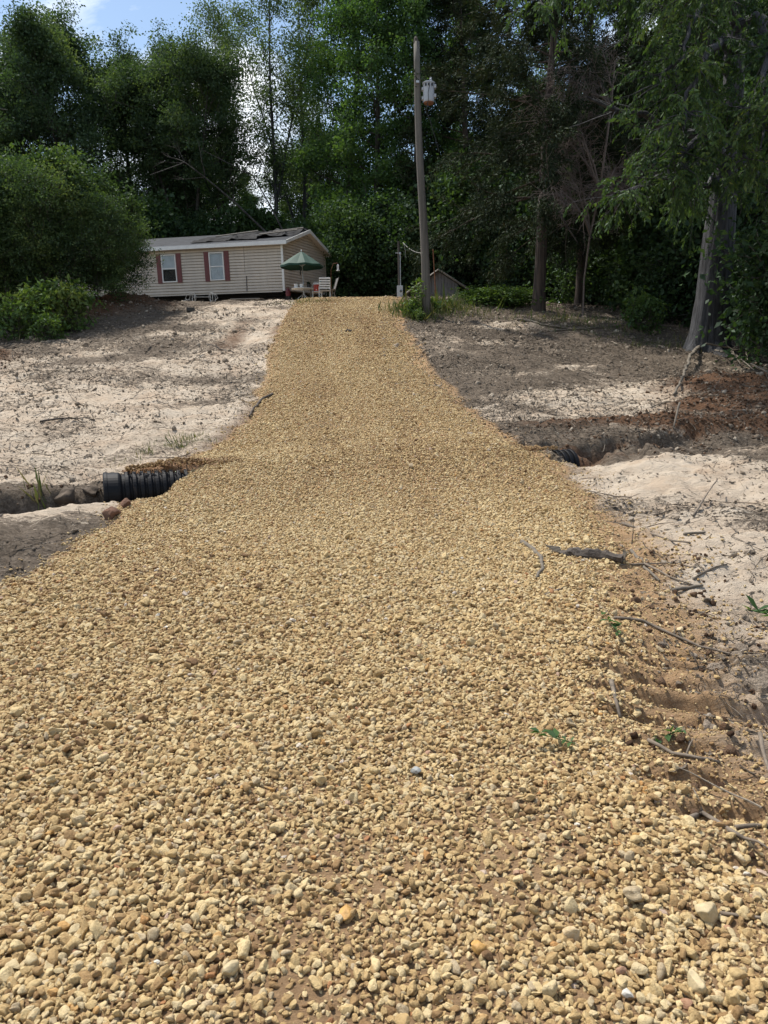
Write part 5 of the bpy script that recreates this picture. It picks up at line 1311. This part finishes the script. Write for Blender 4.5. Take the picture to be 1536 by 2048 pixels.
MB().box((-.11, -.11, -.35), (.11, .11, -.001)).build('block_base', M['under'], root)
# white iron bench frame under the trailer edge
def iron_bench():
    y = 32.6; b = pxp(406, y); root = empty('iron_bench', b, 'white scrolled iron garden bench frame below the trailer wall', 'bench')
    zt = at(402, 587, y).z-b.z
    for s in (-1, 1):
        m = MB(); x = s*.38
        m.tube([(x, -.25, 0), (x, -.2, zt*.5), (x, -.24, zt)], .017, 6); m.tube([(x, .25, 0), (x, .18, zt*.5), (x, .24, zt*1.0)], .017, 6)
        sc = [(x+.16*s*math.cos(t)*(1-t/9), -.02+.0*t, zt*.5+.26*math.sin(t)*(1-t/9)) for t in np.linspace(-1.6, 5, 16)]
        m.tube(sc, .014, 5); m.tube([(x-.02*s, -.22, zt*.98), (x+.22*s, -.2, zt*.8), (x+.30*s, -.2, zt*.45), (x+.16*s, -.2, .05)], .014, 5)
        m.build('end_frame', M['iron'], root)
    MB().box((-.37, -.2, zt*.55), (.37, -.14, zt*.62)).build('seat_rail', M['iron'], root)
    MB().tube([(-.5, -.22, zt*.35), (-.8, -.3, .05)], .017, 6).build('loose_bar', M['iron'], root)
iron_bench()
for (u0, u1, dy, z, lab) in [(455, 560, 36.6, .05, 'long grey board lying on the ground below the trailer wall'), (462, 520, 36.9, .16, 'pale board stacked behind the long grey board')]:
    a = pxp(u0, dy); c = pxp(u1, dy-.3); d = c-a; L = d.length
    o = MB().box((0, -.07, 0), (L, .07, .05)).build('loose_board', M['board']); o.matrix_world = Matrix.Translation(a+Vector((0, 0, z))) @ d.to_track_quat('X', 'Z').to_matrix().to_4x4(); tag(o, lab, 'board')
# feeder
def feeder():
    y = 41.; b = pxp(676, y); root = empty('bird_feeder', b, 'small white hanging bird feeder on a rusty crook right of the trailer', 'feeder')
    zt = at(678, 528, y).z-b.z
    MB().tube([(-.35, 0, 0), (-.33, 0, zt-.3), (-.2, 0, zt+.02), (0, 0, zt+.06), (.04, 0, zt)], .014, 6).build('crook', M['rust'], root)
    MB().lathe([(0, zt), (.03, zt-.02), (.06, zt-.06), (.05, zt-.30), (.10, zt-.32), (.10, zt-.34), (0, zt-.34)], 12, (.04, 0, 0)).build('feeder_body', M['white'], root)
feeder()

# ------------------------------------------------------------------ utility pole, meter post, shed
def utility_pole():
    b = hit(853, 632); y = b.y; t = at(832, 84, y); root = empty('utility_pole', b, 'tall weathered wooden utility pole leaning slightly left at the drive top', 'pole')
    d = t-b; n = 14
    pts = [d*(i/n)+Vector((0.03*math.sin(i*.5), 0, 0)) for i in range(n+1)]; pts[0] = pts[0]-d.normalized()*.3
    MB().tube(pts, [.155-.06*i/n for i in range(n+1)], 20).build('pole_shaft', M['pole'], root, smooth=True)
    MB().tube([d*1.0-d.normalized()*.02, d*1.012, d*1.02], [.09, .065, .025], 10).build('split_tip', M['dark_wood'], root)
    tr = at(857, 188, y)-b
    r = .185; h0, h1 = at(857, 207, y).z-b.z, at(857, 168, y).z-b.z
    c = (tr.x, -.10, h0)
    H = h1-h0
    T = MB().lathe([(0, 0), (r*.93, 0), (r, .04), (r, H*.93), (0, H*.93)], 24, c).build('transformer_tank', M['trans'], root, smooth=False)
    MB().lathe([(r*1.0, H*.932), (r*1.13, H*.94), (r*1.13, H*1.0), (r*.8, H*1.05), (0, H*1.07)], 24, c).build('tank_lid', M['trans'], T)
    MB().lathe([(0, -.05), (r*.8, -.05), (r*.92, -.001)], 24, c).build('rusty_base', M['rust'], T)
    for (dx, dz) in ((1, .78), (1, .30)):
        MB().box((c[0]+r*.92, c[1]-.09, h0+H*dz-.05), (c[0]+r*1.32, c[1]+.09, h0+H*dz+.06)).build('side_lug', M['trans'], T, bevel=.012)
        MB().box((c[0]-r*1.25, c[1]-.08, h0+H*dz-.11), (c[0]-r*.92, c[1]+.08, h0+H*dz-.02)).build('mount_bracket', M['trans'], T, bevel=.01)
    for k, a in enumerate((-2.15, -1.6, -1.0)):
        MB().lathe([(0, -.04), (.03, -.04), (.03, .03), (0, .035)], 10, (c[0]+r*1.03*math.cos(a), c[1]+r*1.03*math.sin(a), h0+H*.83)).build('bushing', M['black'], T)
    MB().lathe([(.035, 0), (.05, .03), (.03, .05), (.05, .08), (.03, .10), (.04, .13), (0, .15)], 10, (c[0]+.07, c[1], h0+H*1.05)).build('top_insulator', M['trans'], T)
    p1 = Vector((c[0]-r*.55, c[1]-r*.95, h0+H*.8)); p2 = Vector((c[0]+r*.1, c[1]-r*1.08, h0+H*.80))
    MB().tube([p2, p2+Vector((-.05, -.02, -.25)), p1+Vector((.08, -.05, -.45)), p1+Vector((.02, 0, -.75)), Vector((c[0]-.15, c[1], h0-.15)), Vector((c[0]+.05, -.05, h0-.55)), Vector((c[0]+.35, 0, h0-1.5))], .011, 5).build('lead_wire', M['cord'], root)
    pb = at(836, 167, y)-b; MB().box((pb.x-.07, -.19, pb.z-.04), (pb.x+.03, -.10, pb.z+.03)).build('pole_bracket', M['metal'], root)
    return b, d, Vector((c[0]+.0, 0, h0))
UP, UD, UT = utility_pole()
def meter_post():
    y = 35.2; x = px_x(800, y); zb = gz(x, y); b = Vector((x, y, zb)); root = empty('meter_post', b, 'thin service post with a grey meter box at the crest of the drive', 'post')
    zt = at(800, 482, y).z-zb
    MB().tube([(-.02, .05, -.2), (-.03, .05, zt)], .055, 8).build('wood_post', M['bark_dark'], root)
    zh = at(802, 508, y).z-zb; z0, z1 = at(798, 597, y).z-zb, at(798, 572, y).z-zb
    MB().tube([(.03, -.02, z1), (.03, -.02, zh)], .022, 8).build('conduit', M['metal'], root)
    MB().lathe([(.03, -.04), (.05, 0), (.045, .06), (0, .08)], 10, (.03, -.02, zh)).build('weatherhead', M['metal'], root)
    MB().box((-.19, -.02, zh+.03), (-.05, .02, zh+.06)).build('cross_clamp', M['metal'], root)
    bx = MB().box((-.13, -.15, z0), (.13, -.03, z1)).build('meter_box', M['box_grey'], root, bevel=.012)
    MB().lathe([(0, .05), (.05, .045), (.065, 0)], 14, M=Matrix.Translation((.04, -.152, (z0+z1)/2+.03)) @ Matrix.Rotation(R(90), 4, 'X')).build('meter_dial', M['glass'], bx)
    MB().lathe([(0, .012), (.05, .012), (.06, .0)], 14, M=Matrix.Translation((.04, -.151, (z0+z1)/2+.03)) @ Matrix.Rotation(R(90), 4, 'X')).build('dial_face', M['black'], bx)
    MB().box((-.20, -.12, z0-.05), (-.02, -.06, z0-.002)).build('lower_fitting', M['box_grey'], root)
    MB().tube([(.0, -.06, -.1), (.0, -.06, z0)], .022, 8).build('conduit', M['metal'], root)
    # drip loop and line to the pole
    a = at(806, 485, y)-b; a.y = 0
    e = UP+UD*.24-b
    mid = [a.lerp(e, t)+Vector((0, 0, -.5*t*(1-t))) for t in np.linspace(0, 1, 9)]
    MB().tube(mid, .009, 5).build('service_line', M['pale_cable'], root)
    MB().tube([a, a+Vector((.04, -.02, -.1)), a+Vector((.10, -.02, -.35)), a+Vector((.10, -.02, -.62))], .014, 5).build('drip_loop', M['pale_cable'], root)
meter_post()
def shed():
    y = 41.5; x = px_x(880, y); zb = gz(x, y); b = Vector((x, y, zb)); root = empty('old_shed', b, 'small old grey wooden shed half hidden behind the utility pole', 'shed')
    pk = at(876, 541, y); l = at(812, 588, y); r = at(955, 592, y); w0 = at(862, 590, y).x-x; w1 = at(913, 590, y).x-x
    w0 = l.x-x+.5; zp = pk.z-zb; zl = l.z-zb; zr = r.z-zb; xp = pk.x-x; xl = l.x-x; xr = r.x-x
    D = 3.0; w1 = (xp+xr)/2
    def roof_z(xx): return zp+(zl-zp)*(xp-xx)/(xp-xl) if xx < xp else zp+(zr-zp)*(xx-xp)/(xr-xp)
    b_ = MB(); n = 13
    for i in range(n):
        a = w0+(w1-w0)*i/n; c = w0+(w1-w0)*(i+1)/n-.012; o = .012*(i % 2)
        b_.add([(a, -o, -.2), (c, -o, -.2), (c, -o, roof_z(c)-.05), (a, -o, roof_z(a)-.05)], [(0, 1, 2, 3)])
    b_.build('front_wall', M['shed'], root)
    MB().add([(w0, .0, -.2), (w0, D, -.2), (w0, D, roof_z(w0)-.05), (w0, 0, roof_z(w0)-.05)], [(3, 2, 1, 0)]).build('side_wall', M['shed'], root)
    MB().add([(w1, .0, -.2), (w1, D, -.2), (w1, D, roof_z(w1)-.05), (w1, 0, roof_z(w1)-.05)], [(0, 1, 2, 3)]).build('side_wall', M['shed'], root)
    MB().box((w0, .02, -.15), (w1, .06, .9)).build('inner_wall', M['under'], root) if False else None
    for (xa, za) in ((xl, zl), (xr, zr)):
        V = []
        for yy in (-.3, D+.2):
            V += [(xa, yy, za), (xp, yy, zp), (xp, yy, zp+.07), (xa, yy, za+.07)]
        MB().add(V, [(0, 1, 2, 3), (7, 6, 5, 4), (0, 4, 5, 1), (1, 5, 6, 2), (2, 6, 7, 3), (3, 7, 4, 0)]).build('roof_slope', M['shed_roof'], root)
        MB().tube([(xa, -.33, za+.01), (xp, -.33, zp+.01)], .045, 4).build('rafter_board', M['board'], root)
shed()
y = 34.; b = pxp(872, y); t = at(866, 497, y); o = MB().tube([Vector((0, 0, -.1)), (t-b)*.5, t-b], [.028, .026, .024], 7).build('thin_rod', M['rust']); o.location = b; tag(o, 'thin rusty rod standing upright just right of the utility pole', 'rod')

# ------------------------------------------------------------------ light, sky, camera
SUN_AZ, SUN_EL = R(-50), R(61)                      # azimuth from +Y, positive towards +X
s = Vector((math.sin(SUN_AZ)*math.cos(SUN_EL), math.cos(SUN_AZ)*math.cos(SUN_EL), math.sin(SUN_EL)))
ld = bpy.data.lights.new('sun', 'SUN'); ld.energy = 4.3; ld.angle = R(2.5); ld.color = (1, .945, .86)
lo = bpy.data.objects.new('sun', ld); COL.objects.link(lo); lo.rotation_euler = (-s).to_track_quat('-Z', 'Y').to_euler(); lo.location = s*50
w = bpy.data.worlds.new('World'); SC.world = w; w.use_nodes = True
nt = w.node_tree; bg = nt.nodes['Background']; bg.inputs['Strength'].default_value = .105
sky = N(nt, 'ShaderNodeTexSky'); sky.sky_type = 'NISHITA'; sky.sun_disc = False; sky.sun_elevation = SUN_EL; sky.sun_rotation = SUN_AZ; sky.air_density = 1.2; sky.dust_density = .6
tc = N(nt, 'ShaderNodeTexCoord'); mp = N(nt, 'ShaderNodeMapping'); mp.inputs['Scale'].default_value = (1, 1, 1.5); mp.inputs['Location'].default_value = (.28, .16, .12)
nt.links.new(tc.outputs['Generated'], mp.inputs[0])
cn = noise(nt, 2.6, 9, .58, mp.outputs[0], .3)
cf = ramp(nt, cn.outputs[0], [(.50, (0, 0, 0)), (.62, (1, 1, 1))])
cs = noise(nt, 5, 6, .6, mp.outputs[0])
cc = ramp(nt, cs.outputs[0], [(.35, (6.5, 7.0, 7.6)), (.65, (11, 11, 11))])
nt.links.new(mixc(nt, cf.outputs[0], sky.outputs[0], cc.outputs[0]), bg.inputs['Color'])

cd = bpy.data.cameras.new('camera'); cam = bpy.data.objects.new('camera', cd); COL.objects.link(cam)
cd.sensor_fit = 'VERTICAL'; cd.sensor_height = 36; cd.sensor_width = 27; cd.lens = FPX/2048*36; cd.clip_end = 2000; cd.clip_start = .05
cam.matrix_world = Matrix.Translation(CAM) @ CM.to_4x4()
SC.camera = cam
SC.render.resolution_x = 768; SC.render.resolution_y = 1024
SC.view_settings.view_transform = 'Standard'; SC.view_settings.look = 'None'; SC.view_settings.exposure = 0.58; SC.view_settings.gamma = 1
SC.cycles.max_bounces = 6; SC.cycles.transparent_max_bounces = 6
